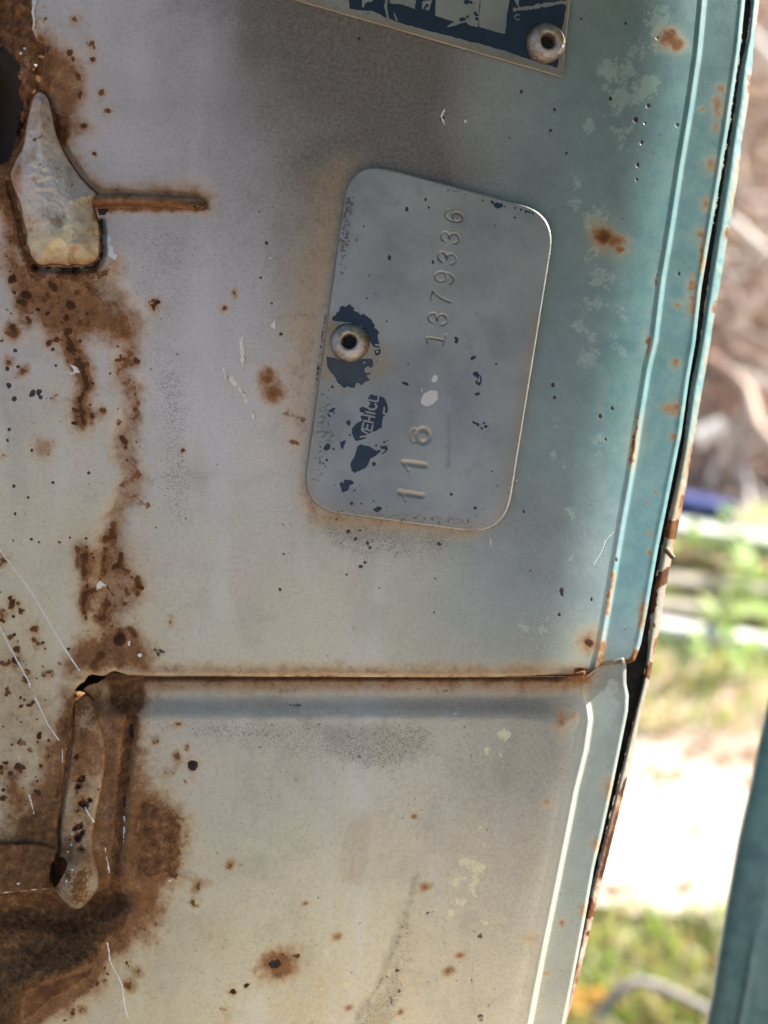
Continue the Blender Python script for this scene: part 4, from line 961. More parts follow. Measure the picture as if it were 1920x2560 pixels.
# ------------------------------------------------------------------ the number plate
pc = Vector(local(1070, 868, 0))
vin = thing('identification_plate', 'bare aluminium plate with rounded corners stamped 118 1379336, held by one rivet', 'plate', M @ Matrix.Translation(pc))
NP = Sheet(np.arange(756, 1392, 1.6), np.arange(408, 1326, 1.6), 81, MASKS)
def rounded(pts, r, n=10):
    out = []
    for i in range(len(pts)):
        p0 = Vector(pts[i - 1]); p1 = Vector(pts[i]); p2 = Vector(pts[(i + 1) % len(pts)])
        rr = r[i] if isinstance(r, (list, tuple)) else r
        a = p1 + (p0 - p1).normalized() * rr; b = p1 + (p2 - p1).normalized() * rr
        for k in range(n + 1):
            t = k / n
            out.append(tuple(a * (1 - t) ** 2 + p1 * 2 * t * (1 - t) + b * t * t))
    return out
vin_pts = rounded([(876, 398), (1392, 534), (1262, 1340), (752, 1272)], [102, 96, 104, 100])
NP.H = 1.45 + .10 * NP.n120 + .10 * (NP.X - 1070) / 300 + .25 * np.clip((800 - NP.Y) / 400, 0, 1) ** 2 + .015 * NP.n12
qv, _, _ = sd_poly(NP.X, NP.Y, vin_pts)
digits = []
def zd(*p): return Z(1020, 480, 5.53, p)
digits += [zd((550, 245), (510, 290), (525, 340), (570, 385), (620, 402), (690, 412), (745, 395), (762, 350), (740, 310), (690, 285), (640, 290), (618, 330), (625, 375), (650, 402)),
           zd((505, 680), (470, 660), (456, 615), (480, 565), (520, 553), (560, 580), (575, 637)), zd((575, 637), (590, 590), (630, 572), (680, 588), (712, 640), (690, 700), (640, 708)),
           zd((470, 965), (425, 935), (412, 885), (440, 840), (490, 835), (525, 870), (535, 920)), zd((535, 920), (550, 868), (595, 855), (645, 875), (668, 925), (650, 975), (595, 995)),
           zd((500, 1112), (450, 1104), (395, 1120), (372, 1165), (390, 1220), (450, 1240), (510, 1225), (532, 1180), (515, 1125), (500, 1112), (560, 1130), (610, 1160), (636, 1200), (620, 1240), (585, 1262)),
           zd((318, 1505), (345, 1373)), zd((345, 1375), (430, 1450), (500, 1490), (592, 1525)),
           zd((340, 1805), (290, 1775), (278, 1725), (310, 1683), (360, 1680), (392, 1710), (400, 1765)), zd((400, 1765), (415, 1712), (460, 1690), (515, 1705), (546, 1760), (530, 1812), (470, 1838)),
           zd((268, 2078), (250, 2005), (480, 2050)), zd((518, 1978), (488, 2120))]
for st in digits:
    st = smooth_line(st, 1)
    NP.line('H', st, 2.6, .9, .15, -.26, mode='add')
    NP.line('black', st, 1.7, .8, .6, .54)
def ze(*p): return Z(980, 1030, 9.22, p)
th = [i * math.pi / 12 for i in range(25)]
low = [(ze((270, 1160), (770, 1232)), 4.6), (ze((290, 1200), (375, 1350)), 2.4), (ze((190, 1852), (690, 1930)), 4.6), (ze((260, 1900), (300, 2040)), 2.4),
       (ze(*[(715 + 140 * math.cos(a), 550 + 155 * math.sin(a)) for a in th]), 4.1), (ze(*[(520 + 90 * math.cos(a), 545 + 150 * math.sin(a)) for a in th[5:20]]), 2.6)]
for st, r in low:
    NP.line('H', st, r * 1.5, .9, .15, -.32 if r > 4 else -.16, mode='add'); NP.line('stain', st, r * 1.2, .9, .5, .35)
    NP.line('black', [(x + 1, y + 3) for x, y in st], 1.6, .9, 1.2, .45)  # shadow on the lower side of each stroke, painted as a dark line
def zn(*p): return Z(780, 740, 4.424, p)
navy = [((228, 265), (230, 235), (270, 210), (270, 185), (300, 170), (310, 130), (335, 110), (370, 115), (400, 95), (425, 85), (440, 110), (470, 125), (475, 160), (515, 180), (540, 215), (570, 190), (620, 230), (660, 265), (675, 300), (700, 320), (690, 350), (720, 370), (745, 400), (725, 440), (735, 480), (745, 520), (755, 570), (720, 575), (680, 565), (650, 520), (630, 480), (600, 400), (540, 330), (400, 290), (330, 288)),
        ((160, 670), (270, 685), (300, 700), (360, 700), (450, 700), (530, 700), (590, 695), (665, 690), (680, 740), (670, 780), (650, 795), (620, 770), (580, 810), (590, 850), (650, 850), (640, 870), (600, 880), (640, 930), (590, 950), (550, 990), (520, 960), (480, 960), (470, 1010), (420, 1010), (390, 995), (350, 1020), (320, 980), (280, 960), (265, 915), (240, 880), (205, 830), (165, 770)),
        ((640, 1095), (670, 1085), (700, 1105), (750, 1100), (800, 1130), (830, 1180), (840, 1250), (825, 1310), (790, 1330), (770, 1400), (765, 1450), (700, 1490), (660, 1500), (620, 1530), (590, 1580), (520, 1600), (480, 1610), (460, 1570), (440, 1520), (440, 1470), (490, 1410), (550, 1380), (545, 1340), (580, 1320), (570, 1290), (530, 1280), (525, 1240), (560, 1225), (600, 1245), (640, 1200), (610, 1140)),
        ((540, 1635), (640, 1655), (680, 1690), (710, 1715), (760, 1690), (750, 1660), (830, 1660), (835, 1700), (800, 1740), (760, 1750), (700, 1770), (640, 1800), (620, 1860), (590, 1900), (530, 1930), (470, 1955), (440, 1930), (425, 1850), (450, 1800), (480, 1730), (500, 1660)),
        ((160, 1292), (190, 1310), (222, 1330), (195, 1348), (175, 1325)), ((185, 1275), (225, 1238), (268, 1235), (240, 1270), (258, 1295), (245, 1315), (235, 1285), (200, 1290)),
        ((310, 1620), (378, 1590), (365, 1640), (340, 1702), (318, 1680)), ((120, 1690), (165, 1630), (212, 1640), (200, 1690), (160, 1718)),
        ((300, 2075), (330, 2060), (350, 2090), (362, 2035), (440, 2045), (462, 2070), (410, 2090), (400, 2140), (340, 2172), (320, 2120)), ((700, 590), (760, 580), (765, 640), (720, 670), (690, 650), (680, 600))]
for pl in navy:
    NP.area('navy' if False else 'teal', zn(*pl), 1.2, 2.6, 1.0)
for x, y, r in ((405, 1402, 27), (240, 1690, 15), (90, 1665, 11), (165, 1815, 17), (125, 1850, 11), (146, 1890, 8), (470, 2150, 12), (258, 2092, 9), (710, 1655, 15), (800, 1615, 13), (420, 1538, 11), (42, 1793, 8), (168, 1443, 7), (712, 720, 9), (835, 1600, 10), (556, 1340, 20)):
    (cx, cy), = zn((x, y)); NP.blob('teal', cx, cy, r / 4.424, .3, .5, 1)
letters(NP, 'teal', 'VEHICL', *zn((640, 1580))[0], 24, (.205, -.979), {'V': .86, 'E': .86, 'H': .95, 'I': .36, 'C': .92, 'L': .8}, 2.4)
NP.line('teal', zn((800, 1235), (792, 1298), (832, 1306)), 2.6, .3, .2, 1, 'sub'); NP.line('teal', zn((720, 1765), (800, 1706), (760, 1700)), 2.8, .3, .3, 1, 'sub')
NP.line('teal', zn((705, 540), (760, 545)), 2.6, .3, .2, 1, 'sub'); NP.blob('teal', *zn((722, 615))[0], 4, .3, .3, 1, mode='sub')
for pts in (((1405, 495), (1390, 505)), ((1410, 600), (1445, 630), (1430, 670)), ((1415, 735), (1435, 732)), ((1395, 915), (1425, 925)), ((1460, 920), (1478, 945)), ((1285, 372), (1298, 380), (1288, 400)), ((945, 660), (970, 668)), ((765, 1475), (800, 1470)), ((1405, 605), (1420, 600))):
    NP.line('teal', z5(*pts), 3.6, .4, 1.0, 1)
NP.area('teal', z5((1402, 600), (1425, 598), (1450, 625), (1440, 660), (1408, 672)), 1, 1.5, 1); NP.line('teal', z5((1408, 660), (1412, 625), (1434, 655), (1436, 625)), 1.9, .3, .1, 1, 'sub')
NP.area('teal', z5((1392, 912), (1420, 920), (1440, 935), (1475, 905), (1480, 950), (1455, 965)), 1, 2, .95); NP.line('teal', z5((1425, 950), (1470, 930)), 2.6, .3, .4, 1, 'sub'); NP.line('teal', z5((1450, 915), (1470, 970)), 2.4, .3, .4, 1, 'sub')
for x, y, r in ((1435, 1287, 3), (1455, 1292, 5), (1520, 1300, 5), (1545, 1315, 8), (1575, 1320, 6), (1600, 1330, 4)):
    (cx, cy), = z2((x, y)); NP.blob('teal', cx, cy, r, .4, 1, 1)
for x, y, r in ((20, 1335, 4), (60, 1350, 5), (90, 1360, 7), (110, 1365, 5), (135, 1372, 3), (18, 1400, 2.5)):
    (cx, cy), = z3((x, y)); NP.blob('teal', cx, cy, r, .4, 1, 1)
for x, y, r in ((1092, 1282, 3.5), (1112, 1333, 2.6), (970, 1345, 4), (693, 1457, 2.6), (647, 1542, 2.6), (858, 1662, 5), (1136, 1687, 4), (729, 1772, 2.6), (714, 1918, 2), (840, 2065, 3), (1537, 1450, 2.4)):
    (cx, cy), = z2((x, y)); NP.blob('black', cx, cy, r, .5, .6, .95, ry=r * 1.4)
for x, y, r in ((615, 1438, 4), (680, 1437, 2.4), (755, 1422, 2.4), (780, 1474, 6), (1255, 1377, 3.5), (1165, 1297, 2.4), (1412, 1465, 4), (1517, 1230, 2.4), (760, 1182, 5), (978, 540, 2), (1545, 540, 2.4), (1215, 640, 3), (490, 685, 4)):
    (cx, cy), = z5((x, y)); NP.blob('black', cx, cy, r, .5, .7, .9)
NP.area('white', z5((1060, 770), (1080, 730), (1130, 705), (1165, 715), (1170, 760), (1140, 800), (1090, 812), (1065, 790)), 2, 6, 1); NP.area('white', z5((1115, 645), (1145, 610), (1168, 620), (1165, 650), (1140, 665)), 2, 5, 1)
NP.line('white', z5((1065, 695), (1070, 720)), 2, .5, .5, .7); NP.blob('white', *z5((1022, 873))[0], 2, .5, .5, 1)
NP.scatter('white', vin_pts, 24, 1.2, 2.6, .6, .8, .7); NP.scatter('black', vin_pts, 70, .9, 2.0, .7, .6, .8)
NP.m['rust'] = .18 + .35 * (1 - sstep(0, 50, -qv)) + .25 * np.clip(NP.n120 + .1, 0, 1)       # dirt
NP.area('rust', z2((570, 1250), (640, 1240), (620, 1500), (560, 1850), (520, 1850), (520, 1500)), 14, 12, .85); NP.area('rust', zn((60, 950), (280, 960), (300, 1500), (120, 2100), (0, 2100), (0, 1500)), 30, 20, .72)
NP.area('rust', z2((1050, 1140), (1340, 1190), (1400, 1330), (1200, 1240)), 12, 12, .7); NP.line('rust', z5((480, 1480), (1380, 1560)), 16, 1, .6, .7); NP.line('rust', z5((1560, 1200), (1530, 1400), (1400, 1540)), 16, 1, .6, .55)
NP.m['stain'] = np.maximum(NP.m['stain'], .55 * (1 - sstep(60, 120, np.hypot(NP.X - 862, NP.Y - 880))) + .35 * (1 - sstep(4, 46, -qv)) * (NP.Y > 780))
NP.line('stain', zn((170, 250), (120, 700), (60, 900)), 13, 1, .5, .75); NP.blob('stain', *zn((740, 700))[0], 42, 1, .6, .6, ry=60); NP.blob('stain', *z2((1310, 1390))[0], 22, .9, .6, .4)
NP.area('speck', z5((1200, 700), (1380, 640), (1420, 1000), (1260, 1200), (1210, 1000)), 50, 30, .55); NP.line('speck', z5((1240, 870), (1240, 1200)), 8, .9, .6, .8); NP.area('speck', z2((700, 1850), (1000, 1780), (1030, 1900), (720, 2000)), 40, 30, .4)
(cx, cy), = z2((1300, 1390)); NP.blob('speck', cx, cy, 24, .8, .6, .8)
NP.area('yellow', zn((140, 650), (700, 680), (700, 1050), (140, 900)), 20, 10, .85)
for _ in range(30):
    x = random.uniform(800, 1340); y = random.uniform(450, 1280); a = random.uniform(0, 3.14); l = random.uniform(10, 60)
    NP.line('black' if random.random() < .4 else 'white', [(x, y), (x + l * .5 * math.cos(a) + random.uniform(-2, 2), y + l * .5 * math.sin(a)), (x + l * math.cos(a), y + l * math.sin(a))], .9, .9, 1.0, random.uniform(.38, .5))
NP.outline(vin_pts, 3.4, .30)
PPACK = {'wear_a': ['teal', 'stain', 'rust', 'black'], 'wear_b': ['white', 'speck', 'yellow', None]}
sheet_o = part('plate_sheet', NP.mesh('plate_sheet', MAT_PLATE, PPACK, pc), vin)
t = NT('cut_aluminium'); nn = t.noise(700, 3); MAT_BRIGHT = t.done(t.mix(nn, (0.8, 0.8, 0.78), (0.6, 0.57, 0.5)), .28, metal=.9)
def rim(name, pts, d1, d0, mat, parent, origin):
    V = []; F = []; n = len(pts)
    for x, y in pts:
        for d in (d1, d0):
            p = local(x, y, d); V.append((p[0] - origin[0], p[1] - origin[1], p[2] - origin[2]))
    for i in range(n):
        j = (i + 1) % n; F.append((2 * i, 2 * i + 1, 2 * j + 1, 2 * j))
    me = bpy.data.meshes.new(name); me.from_pydata(V, [], F); me.materials.append(mat)
    me.polygons.foreach_set('use_smooth', np.ones(len(F), bool))
    return part(name, me, parent)
rim('cut_edge', vin_pts, 1.22, 0.45, MAT_BRIGHT, sheet_o, pc)
rivet(vin, 874, 857, 1.45, 49, pc)

# ------------------------------------------------------------------ the navy plate at the top
nc = Vector(local(1300, 40, 0))
mk = thing('maker_plate', 'navy blue printed plate with worn lettering and one large rivet at its corner', 'plate', M @ Matrix.Translation(nc))
Q = Sheet(np.concatenate([np.linspace(430, 690, 60, endpoint=False), np.arange(690, 1450, 1.7)]), np.concatenate([np.linspace(-640, -20, 60, endpoint=False), np.arange(-20, 200, 1.7)]), 91, MASKS)
q_pts = rounded([(1485, -560), (1406, 194), (690, -12), (440, -90), (540, -800)], [4, 9, 2, 4, 4])
Q.H = 1.0 + .08 * Q.n120 + .01 * Q.n12
def zq(*p): return Z(700, 0, 2.242, p)
qq = sd_poly(Q.X, Q.Y, q_pts)[0]
Q.area('teal', zq((385, -40), (390, 45), (440, 60), (520, 65), (600, 105), (740, 148), (830, 172), (940, 200), (1110, 245), (1260, 285), (1400, 335), (1552, 380), (1612, -40)), 1.2, 3.0, 1)
Q.area('teal', [(560, -500), (1430, -480), (1420, -18), (872, -18), (560, -100)], 2, 3, 1)
for pl in (((618, -60), (770, -60), (756, 52), (690, 28), (612, 18)), ((802, 8), (852, 0), (836, 62), (795, 48)), ((880, -60), (1125, -60), (1108, 152), (1060, 140), (1042, 124), (955, 150), (935, 152), (980, 120), (868, 88)), ((1128, -60), (1290, -60), (1262, 192), (1114, 150)), ((460, -60), (530, -60), (520, 8), (480, 16), (470, 44), (460, 40))):
    Q.area('teal', zq(*pl), 1.2, 2.2, 1, 'sub')
Q.line('teal', zq((600, -10), (590, 40), (605, 100)), 4, .3, .8, 1, 'sub'); Q.line('teal', zq((1330, 52), (1420, 40), (1480, 28), (1605, 14)), 4.5, .4, .9, 1, 'sub'); Q.line('teal', zq((1322, 0), (1345, 50), (1320, 52)), 4.5, .4, .9, 1, 'sub')
Q.line('teal', zq((1340, 84), (1322, 82), (1314, 96), (1322, 110), (1340, 110)), 1.6, .3, .3, 1, 'sub'); Q.line('teal', zq((640, 75), (655, 115)), 2.2, .4, .8, .8, 'sub')
for x, y in ((1105, 85), (1100, 105), (1095, 70), (1050, 95), (1035, 108), (1022, 112), (1055, 8), (1070, 12), (1045, 10), (825, 30), (812, 45)):
    (cx, cy), = zq((x, y)); Q.blob('teal', cx, cy, 5, .4, .8, 1)
Q.m['speck'] = .35 * np.clip(Q.n40 + .2, 0, 1) + .35 * sstep(1150, 1270, Q.X * 2.242 - 700 * 2.242); Q.m['rust'] = .45 + .3 * Q.n40; Q.m['stain'] = .65 * (1 - sstep(2, 26, -qq)); Q.scatter('white', zq((400, 0), (1600, 0), (1560, 380), (800, 170)), 40, 1.5, 6, .8, 1.4, .5)
Q.outline(q_pts, 2, .2)
qs = part('plate_sheet', Q.mesh('plate_sheet', MAT_PLATE, PPACK, nc), mk)
rim('cut_edge', q_pts, .8, .25, MAT_BRIGHT, qs, nc)
rivet(mk, 1364, 110, 1.05, 50, nc, tilt=(.10, .16))

# ------------------------------------------------------------------ the edge of the next body panel, lower right
def at(px, py, dist):      # a point seen at this pixel, so many metres from the lens (world)
    v = Vector(((px - 960) * S, D0, (1280 - py) * S)) * (dist / D0)
    return M @ (v - Vector((0, D0, 0)))
def on_ground(px, py, z=0.0):
    o = M @ Vector((0, -D0, 0)); a = at(px, py, 1.0)
    t = (z - o.z) / (a.z - o.z)
    return o + (a - o) * t

MAT_TEAL = mat_simple('aged_teal_paint', (0.045, 0.13, 0.145), (0.08, 0.185, 0.19), 160, .38, 0.0001)
DE = [(1960, 1560), (1920, 1758), (1898, 1855), (1875, 1972), (1848, 2089), (1820, 2244), (1797, 2380), (1782, 2478), (1766, 2560), (1690, 2960)]
door = thing('door_edge', 'dark teal edge of an open door standing past the sunlit gap', 'car door', M)
ys = np.concatenate([np.linspace(500, 1700, 20, endpoint=False), np.arange(1700, 2600, 8), np.linspace(2600, 5200, 20)])
DEx = lambda y: np.interp(y, [p[1] for p in DE], [p[0] for p in DE]) + np.where(y < 1560, (1560 - y) * .2, 0) - np.where(y > 2960, (y - 2960) * .19, 0)
V = []; F = []
prof = [(0, -62), (3, -59.6), (10, -58.6), (40, -58.4), (66, -58.4), (74, -58.2), (79, -57.7), (84, -57.6), (88, -57.9), (95, -58.9), (102, -59.2), (160, -60), (500, -62), (900, -64)]
prof = [(-2, -80)] + prof
for y in ys:
    x0 = float(DEx(y))
    for a, d in prof:
        fade = 1 if a < 60 or a > 101 else float(np.clip((y - 2320) / 90, 0, 1))
        dd = d if fade == 1 else d * fade + (-58.4) * (1 - fade)
        V.append(local(x0 + a, y, dd))
n = len(prof)
for j in range(len(ys) - 1):
    for i in range(n - 1):
        F.append((j * n + i, (j + 1) * n + i, (j + 1) * n + i + 1, j * n + i + 1))
me = bpy.data.meshes.new('door_flange'); me.from_pydata(V, [], F); me.materials.append(MAT_TEAL)
me.polygons.foreach_set('use_smooth', np.ones(len(F), bool))
part('door_flange', me, door)
# unseen blocker added right of the picture to cut sky light on the pillar
V = []; F = []
fr = [(.104, .012), (.112, .010), (.128, .10), (.150, .22), (.178, .36), (.170, .37), (.140, .23), (.118, .11)]
for z in (.018, .03, .07, .115):
    for x, d in fr:
        V.append((x + (.004 if z == .018 else 0), -d, z))
n = len(fr)
for j in range(3):
    for i in range(n):
        F.append((j * n + i, j * n + (i + 1) % n, (j + 1) * n + (i + 1) % n, (j + 1) * n + i))
F += [tuple(range(n))[::-1], tuple(range(3 * n, 4 * n))]
me = bpy.data.meshes.new('added_light_blocker'); me.from_pydata(V, [], F); me.materials.append(MAT_TEAL)
part('added_light_blocker', me, door)

# ------------------------------------------------------------------ ground and yard behind
def struct(name, me):
    o = link(bpy.data.objects.new(name, me)); o['kind'] = 'structure'
    return o
def gz(x, y):
    return 0.0
t = NT('yard_earth')
n1 = t.noise(2.5, 5); n2 = t.noise(30, 5, .65)
col = t.ramp(t.math('ADD', t.math('MULTIPLY', n1, .5), t.math('MULTIPLY', n2, .5)), [(.3, (0.26, 0.19, 0.145)), (.5, (0.43, 0.33, 0.26)), (.7, (0.56, 0.46, 0.38))])
MAT_EARTH = t.done(col, .95, t.bump(n2, .02))
g = 80.0
xs = np.concatenate([[-g, -20, -8], np.linspace(-4, 6, 60), [10, 20, g]]); ys = np.concatenate([[-g, -20, -8], np.linspace(-4, 8, 70), [12, 25, g]])
X, Y = np.meshgrid(xs, ys)
Hh = 0.005 * fbm(X * 100, Y * 100, 60, 31, 3)
Hh = np.where((np.abs(X) < 7) & (np.abs(Y) < 9), Hh, 0)
bank = sstep(3.2, 6.2, Y) * 2.8
Hh = Hh + bank
V = np.stack([X, Y, Hh], -1).reshape(-1, 3)
I = np.arange(X.size).reshape(X.shape)
F = np.stack([I[:-1, :-1], I[:-1, 1:], I[1:, 1:], I[1:, :-1]], -1).reshape(-1, 4)
me = bpy.data.meshes.new('ground'); me.from_pydata(V.tolist(), [], F.tolist()); me.materials.append(MAT_EARTH)
struct('ground', me)

# pale gravel path in full sun
def path_outline():
    a = [on_ground(px, py, .007) for px, py in ((1300, 1960), (1500, 1870), (1640, 1850), (1760, 1890), (1900, 1900), (2100, 1950), (2300, 2000))]
    b = [on_ground(px, py, .007) for px, py in ((2250, 2420), (2000, 2400), (1860, 2360), (1740, 2300), (1640, 2310), (1530, 2270), (1440, 2290), (1250, 2330))] 
    c = [on_ground(300, 2460, .007), on_ground(250, 2120, .007), on_ground(800, 2060, .007)]
    return a + b + c
po = path_outline()
pts = smooth_poly([(p.x, p.y) for p in po], 3)
bm = bmesh.new()
vs = [bm.verts.new((x + random.uniform(-.016, .016), y + random.uniform(-.016, .016), .007)) for x, y in pts]
f = bm.faces.new(vs); bmesh.ops.triangulate(bm, faces=[f]); bmesh.ops.recalc_face_normals(bm, faces=bm.faces[:])
me = bpy.data.meshes.new('path'); bm.to_mesh(me); bm.free()
MAT_PATH = mat_simple('pale_sand', (0.50, 0.44, 0.35), (0.62, 0.57, 0.48), 40, .95, .01)
me.materials.append(MAT_PATH); struct('path', me)

# grass
def blades(name, n, where, h0, h1, mats, label, kind_cat, seed):
    r = random.Random(seed); V = []; F = []; mi = []
    for _ in range(n):
        x, y, z = where(r)
        h = r.uniform(h0, h1); w = h * r.uniform(.03, .06) + .001; a = r.uniform(0, 6.28); ln = r.uniform(.1, .8) * h
        dx, dy = math.cos(a), math.sin(a); b = r.uniform(0, 6.28); lx, ly = math.cos(b) * ln, math.sin(b) * ln
        k = len(V)
        V += [(x - dx * w, y - dy * w, z), (x + dx * w, y + dy * w, z), (x - dx * w * .8 + lx * .35, y - dy * w * .8 + ly * .35, z + h * .55), (x + dx * w * .8 + lx * .35, y + dy * w * .8 + ly * .35, z + h * .55), (x + lx, y + ly, z + h * .9)]
        F += [(k, k + 1, k + 3, k + 2), (k + 2, k + 3, k + 4)]
        m = r.randrange(len(mats)); mi += [m, m]
    me = bpy.data.meshes.new(name); me.from_pydata(V, [], F)
    for m in mats: me.materials.append(m)
    me.polygons.foreach_set('material_index', mi)
    o = link(bpy.data.objects.new(name, me)); o['kind'] = 'stuff'; o['label'] = label; o['category'] = kind_cat
    return o
def leafmat(name, c):
    m = bpy.data.materials.new(name); m.use_nodes = True
    nt = m.node_tree; b = nt.nodes['Principled BSDF']; b.inputs['Base Color'].default_value = (*c, 1); b.inputs['Roughness'].default_value = .6
    tr = nt.nodes.new('ShaderNodeBsdfTranslucent'); tr.inputs[0].default_value = (c[0] * 1.3, c[1] * 1.3, c[2] * .6, 1)
    mx = nt.nodes.new('ShaderNodeMixShader'); mx.inputs[0].default_value = .35
    nt.links.new(b.outputs[0], mx.inputs[1]); nt.links.new(tr.outputs[0], mx.inputs[2]); nt.links.new(mx.outputs[0], nt.nodes['Material Output'].inputs[0])
    return m
GR = [leafmat('grass_green', (0.22, 0.36, 0.08)), leafmat('grass_lime', (0.36, 0.50, 0.16)), leafmat('grass_straw', (0.56, 0.47, 0.31)), leafmat('grass_grey', (0.50, 0.46, 0.38))]
def w_far(r):
    p = on_ground(r.uniform(1350, 2150), r.uniform(1320, 1840)); return p.x, p.y, 0
def w_near(r):
    p = on_ground(r.uniform(1250, 2150), r.uniform(2290, 2720)); return p.x, p.y, 0
blades('grass', 1500, w_far, .02, .06, GR, 'green grass growing between the grey planks', 'grass', 3)
blades('grass', 2200, w_near, .02, .05, [GR[0], GR[3], GR[2], GR[1]], 'short patchy grass nearest to the pillar', 'grass', 4)
# leafy weeds with broad leaves
def weed(px, py, h, n, seed, label):
    r = random.Random(seed); p = on_ground(px, py)
    root = thing('weed', label, 'plant', Matrix.Translation(p))
    V = []; F = []
    for i in range(n):
        a = r.uniform(0, 6.28); z = h * r.uniform(.15, 1); rad = r.uniform(.005, .05); s = r.uniform(.018, .035)
        c = Vector((math.cos(a) * rad, math.sin(a) * rad, z)); d = Vector((math.cos(a), math.sin(a), r.uniform(-.3, .7))).normalized(); u = d.cross(Vector((0, 0, 1))).normalized()
        k = len(V)
        V += [c, c + d * s + u * s * .45, c + d * s * 2.2, c + d * s - u * s * .45]; F += [(k, k + 1, k + 2, k + 3)]
    me = bpy.data.meshes.new('foliage'); me.from_pydata([tuple(v) for v in V], [], F); me.materials.append(GR[1]); part('foliage', me, root)
    me = bpy.data.meshes.new('stem'); bm = bmesh.new(); bmesh.ops.create_cone(bm, segments=6, radius1=.004, radius2=.0015, depth=h, matrix=Matrix.Translation((0, 0, h / 2))); bm.to_mesh(me); bm.free(); me.materials.append(GR[0]); part('stem', me, root)
weed(1855, 1395, .14, 36, 1, 'bright green leafy weed in front of the white plank')
weed(1715, 1410, .07, 18, 2, 'small green weed at the near end of the white plank')
weed(1830, 1575, .07, 26, 3, 'low bright green weed between the grey boards')
weed(1895, 1500, .09, 24, 4, 'yellow-green weed at the picture edge among the boards')
weed(1800, 1680, .07, 26, 5, 'low green weed in front of the nearest board')

# boards lying on the ground
def wood(name, c1, c2): return mat_simple(name, c1, c2, 24, .85, .002)
W_WHITE = wood('whitewashed_wood', (0.60, 0.60, 0.60), (0.72, 0.72, 0.72)); W_GREY = wood('weathered_wood', (0.30, 0.27, 0.22), (0.44, 0.40, 0.33)); W_BLUE = wood('blue_paint', (0.06, 0.08, 0.25), (0.10, 0.12, 0.30)); W_BROWN = wood('brown_wood', (0.15, 0.09, 0.06), (0.25, 0.16, 0.10))
def board(name, p0, p1, w, th, mat, label, cat, z=.012, group=None):
    a = on_ground(*p0, z); b = on_ground(*p1, z); d = (b - a); L_ = d.length; d.normalize()
    o = Vector((-d.y, d.x, 0)); bm = bmesh.new()
    n = 8
    rings = []
    for i in range(n + 1):
        c = a + d * (L_ * i / n); wob = random.uniform(-.004, .004)
        rings.append([bm.verts.new(c + o * (s * w / 2 + wob) + Vector((0, 0, zz - a.z * 0))) for s, zz in ((-1, 0), (1, 0), (1, th), (-1, th))])
    for i in range(n):
        for k in range(4):
            bm.faces.new((rings[i][k], rings[i + 1][k], rings[i + 1][(k + 1) % 4], rings[i][(k + 1) % 4]))
    bm.faces.new(rings[0][::-1]); bm.faces.new(rings[-1])
    bmesh.ops.recalc_face_normals(bm, faces=bm.faces[:])
    bmesh.ops.bevel(bm, geom=bm.edges[:], offset=.002, segments=1, affect='EDGES')
    me = bpy.data.meshes.new(name); bm.to_mesh(me); bm.free(); me.materials.append(mat)
    ob = link(bpy.data.objects.new(name, me)); ob['label'] = label; ob['category'] = cat
    if group: ob['group'] = group
    return ob
board('plank', (1500, 1300), (2250, 1420), .075, .03, W_WHITE, 'white painted plank lying behind the bright weed', 'plank')
board('plank', (1450, 1440), (2250, 1530), .05, .025, W_GREY, 'grey weathered board nearest behind the white-edged one', 'plank')
board('plank', (1450, 1505), (2250, 1585), .04, .02, W_GREY, 'second grey weathered board, below the first', 'plank')
board('plank', (1500, 1555), (2250, 1680), .045, .025, W_WHITE, 'pale bleached board closest to the sandy path', 'plank')
board('plank', (1450, 1365), (2250, 1480), .05, .02, W_BROWN, 'brown board on the ground just below the white plank', 'plank')
board('plank', (1600, 1262), (1836, 1302), .07, .05, W_BLUE, 'blue painted board lying against the brush heap', 'plank')

# heap of dry brush
BR = [mat_simple('dry_bark_%s' % c, a, b, 60, .85, .002) for c, a, b in (('tan', (0.58, 0.45, 0.35), (0.70, 0.57, 0.46)), ('red', (0.50, 0.33, 0.26), (0.60, 0.42, 0.34)), ('brown', (0.30, 0.22, 0.17), (0.42, 0.32, 0.26)), ('pale', (0.74, 0.69, 0.63), (0.82, 0.78, 0.73)))]
def tube(V, F, pts, r0, r1, sides=6):
    k0 = len(V); n = len(pts)
    for i, p in enumerate(pts):
        d = (pts[min(i + 1, n - 1)] - pts[max(i - 1, 0)]).normalized()
        u = d.cross(Vector((.13, .2, 1))).normalized(); w = d.cross(u)
        r = r0 + (r1 - r0) * i / (n - 1)
        for s in range(sides):
            a = 6.283 * s / sides; q = p + (u * math.cos(a) + w * math.sin(a)) * r; V.append(tuple(q))
    for i in range(n - 1):
        for s in range(sides):
            a = k0 + i * sides + s; b = k0 + i * sides + (s + 1) % sides
            F.append((a, b, b + sides, a + sides))
def heap_point(r):
    px = r.uniform(1640, 2080); py = r.uniform(-60, 1250)
    dist = r.uniform(2.95, 3.5) + max(0, (700 - py)) / 700 * .5
    return at(px, py, dist)
def crooked(r, c, L_, flat=.35):
    d = Vector((r.uniform(-1, 1), r.uniform(-.5, .5), r.uniform(-flat, flat) + (.25 if r.random() < .4 else 0))).normalized()
    pts = []
    for i in range(6):
        t = (i / 5 - .5) * L_
        pts.append(c + d * t + Vector((r.uniform(-1, 1), r.uniform(-1, 1), r.uniform(-1, 1))) * L_ * .03)
    return pts
r = random.Random(5)
V = []; F = []; mi = []
for i in range(900):
    n0 = len(F); tube(V, F, crooked(r, heap_point(r), r.uniform(.25, .9), .7), r.uniform(.003, .009), .0025, 4)
    m = r.choice((0, 0, 1, 1, 2, 3, 3)); mi += [m] * (len(F) - n0)
me = bpy.data.meshes.new('brush_heap'); me.from_pydata(V, [], F)
for m in BR: me.materials.append(m)
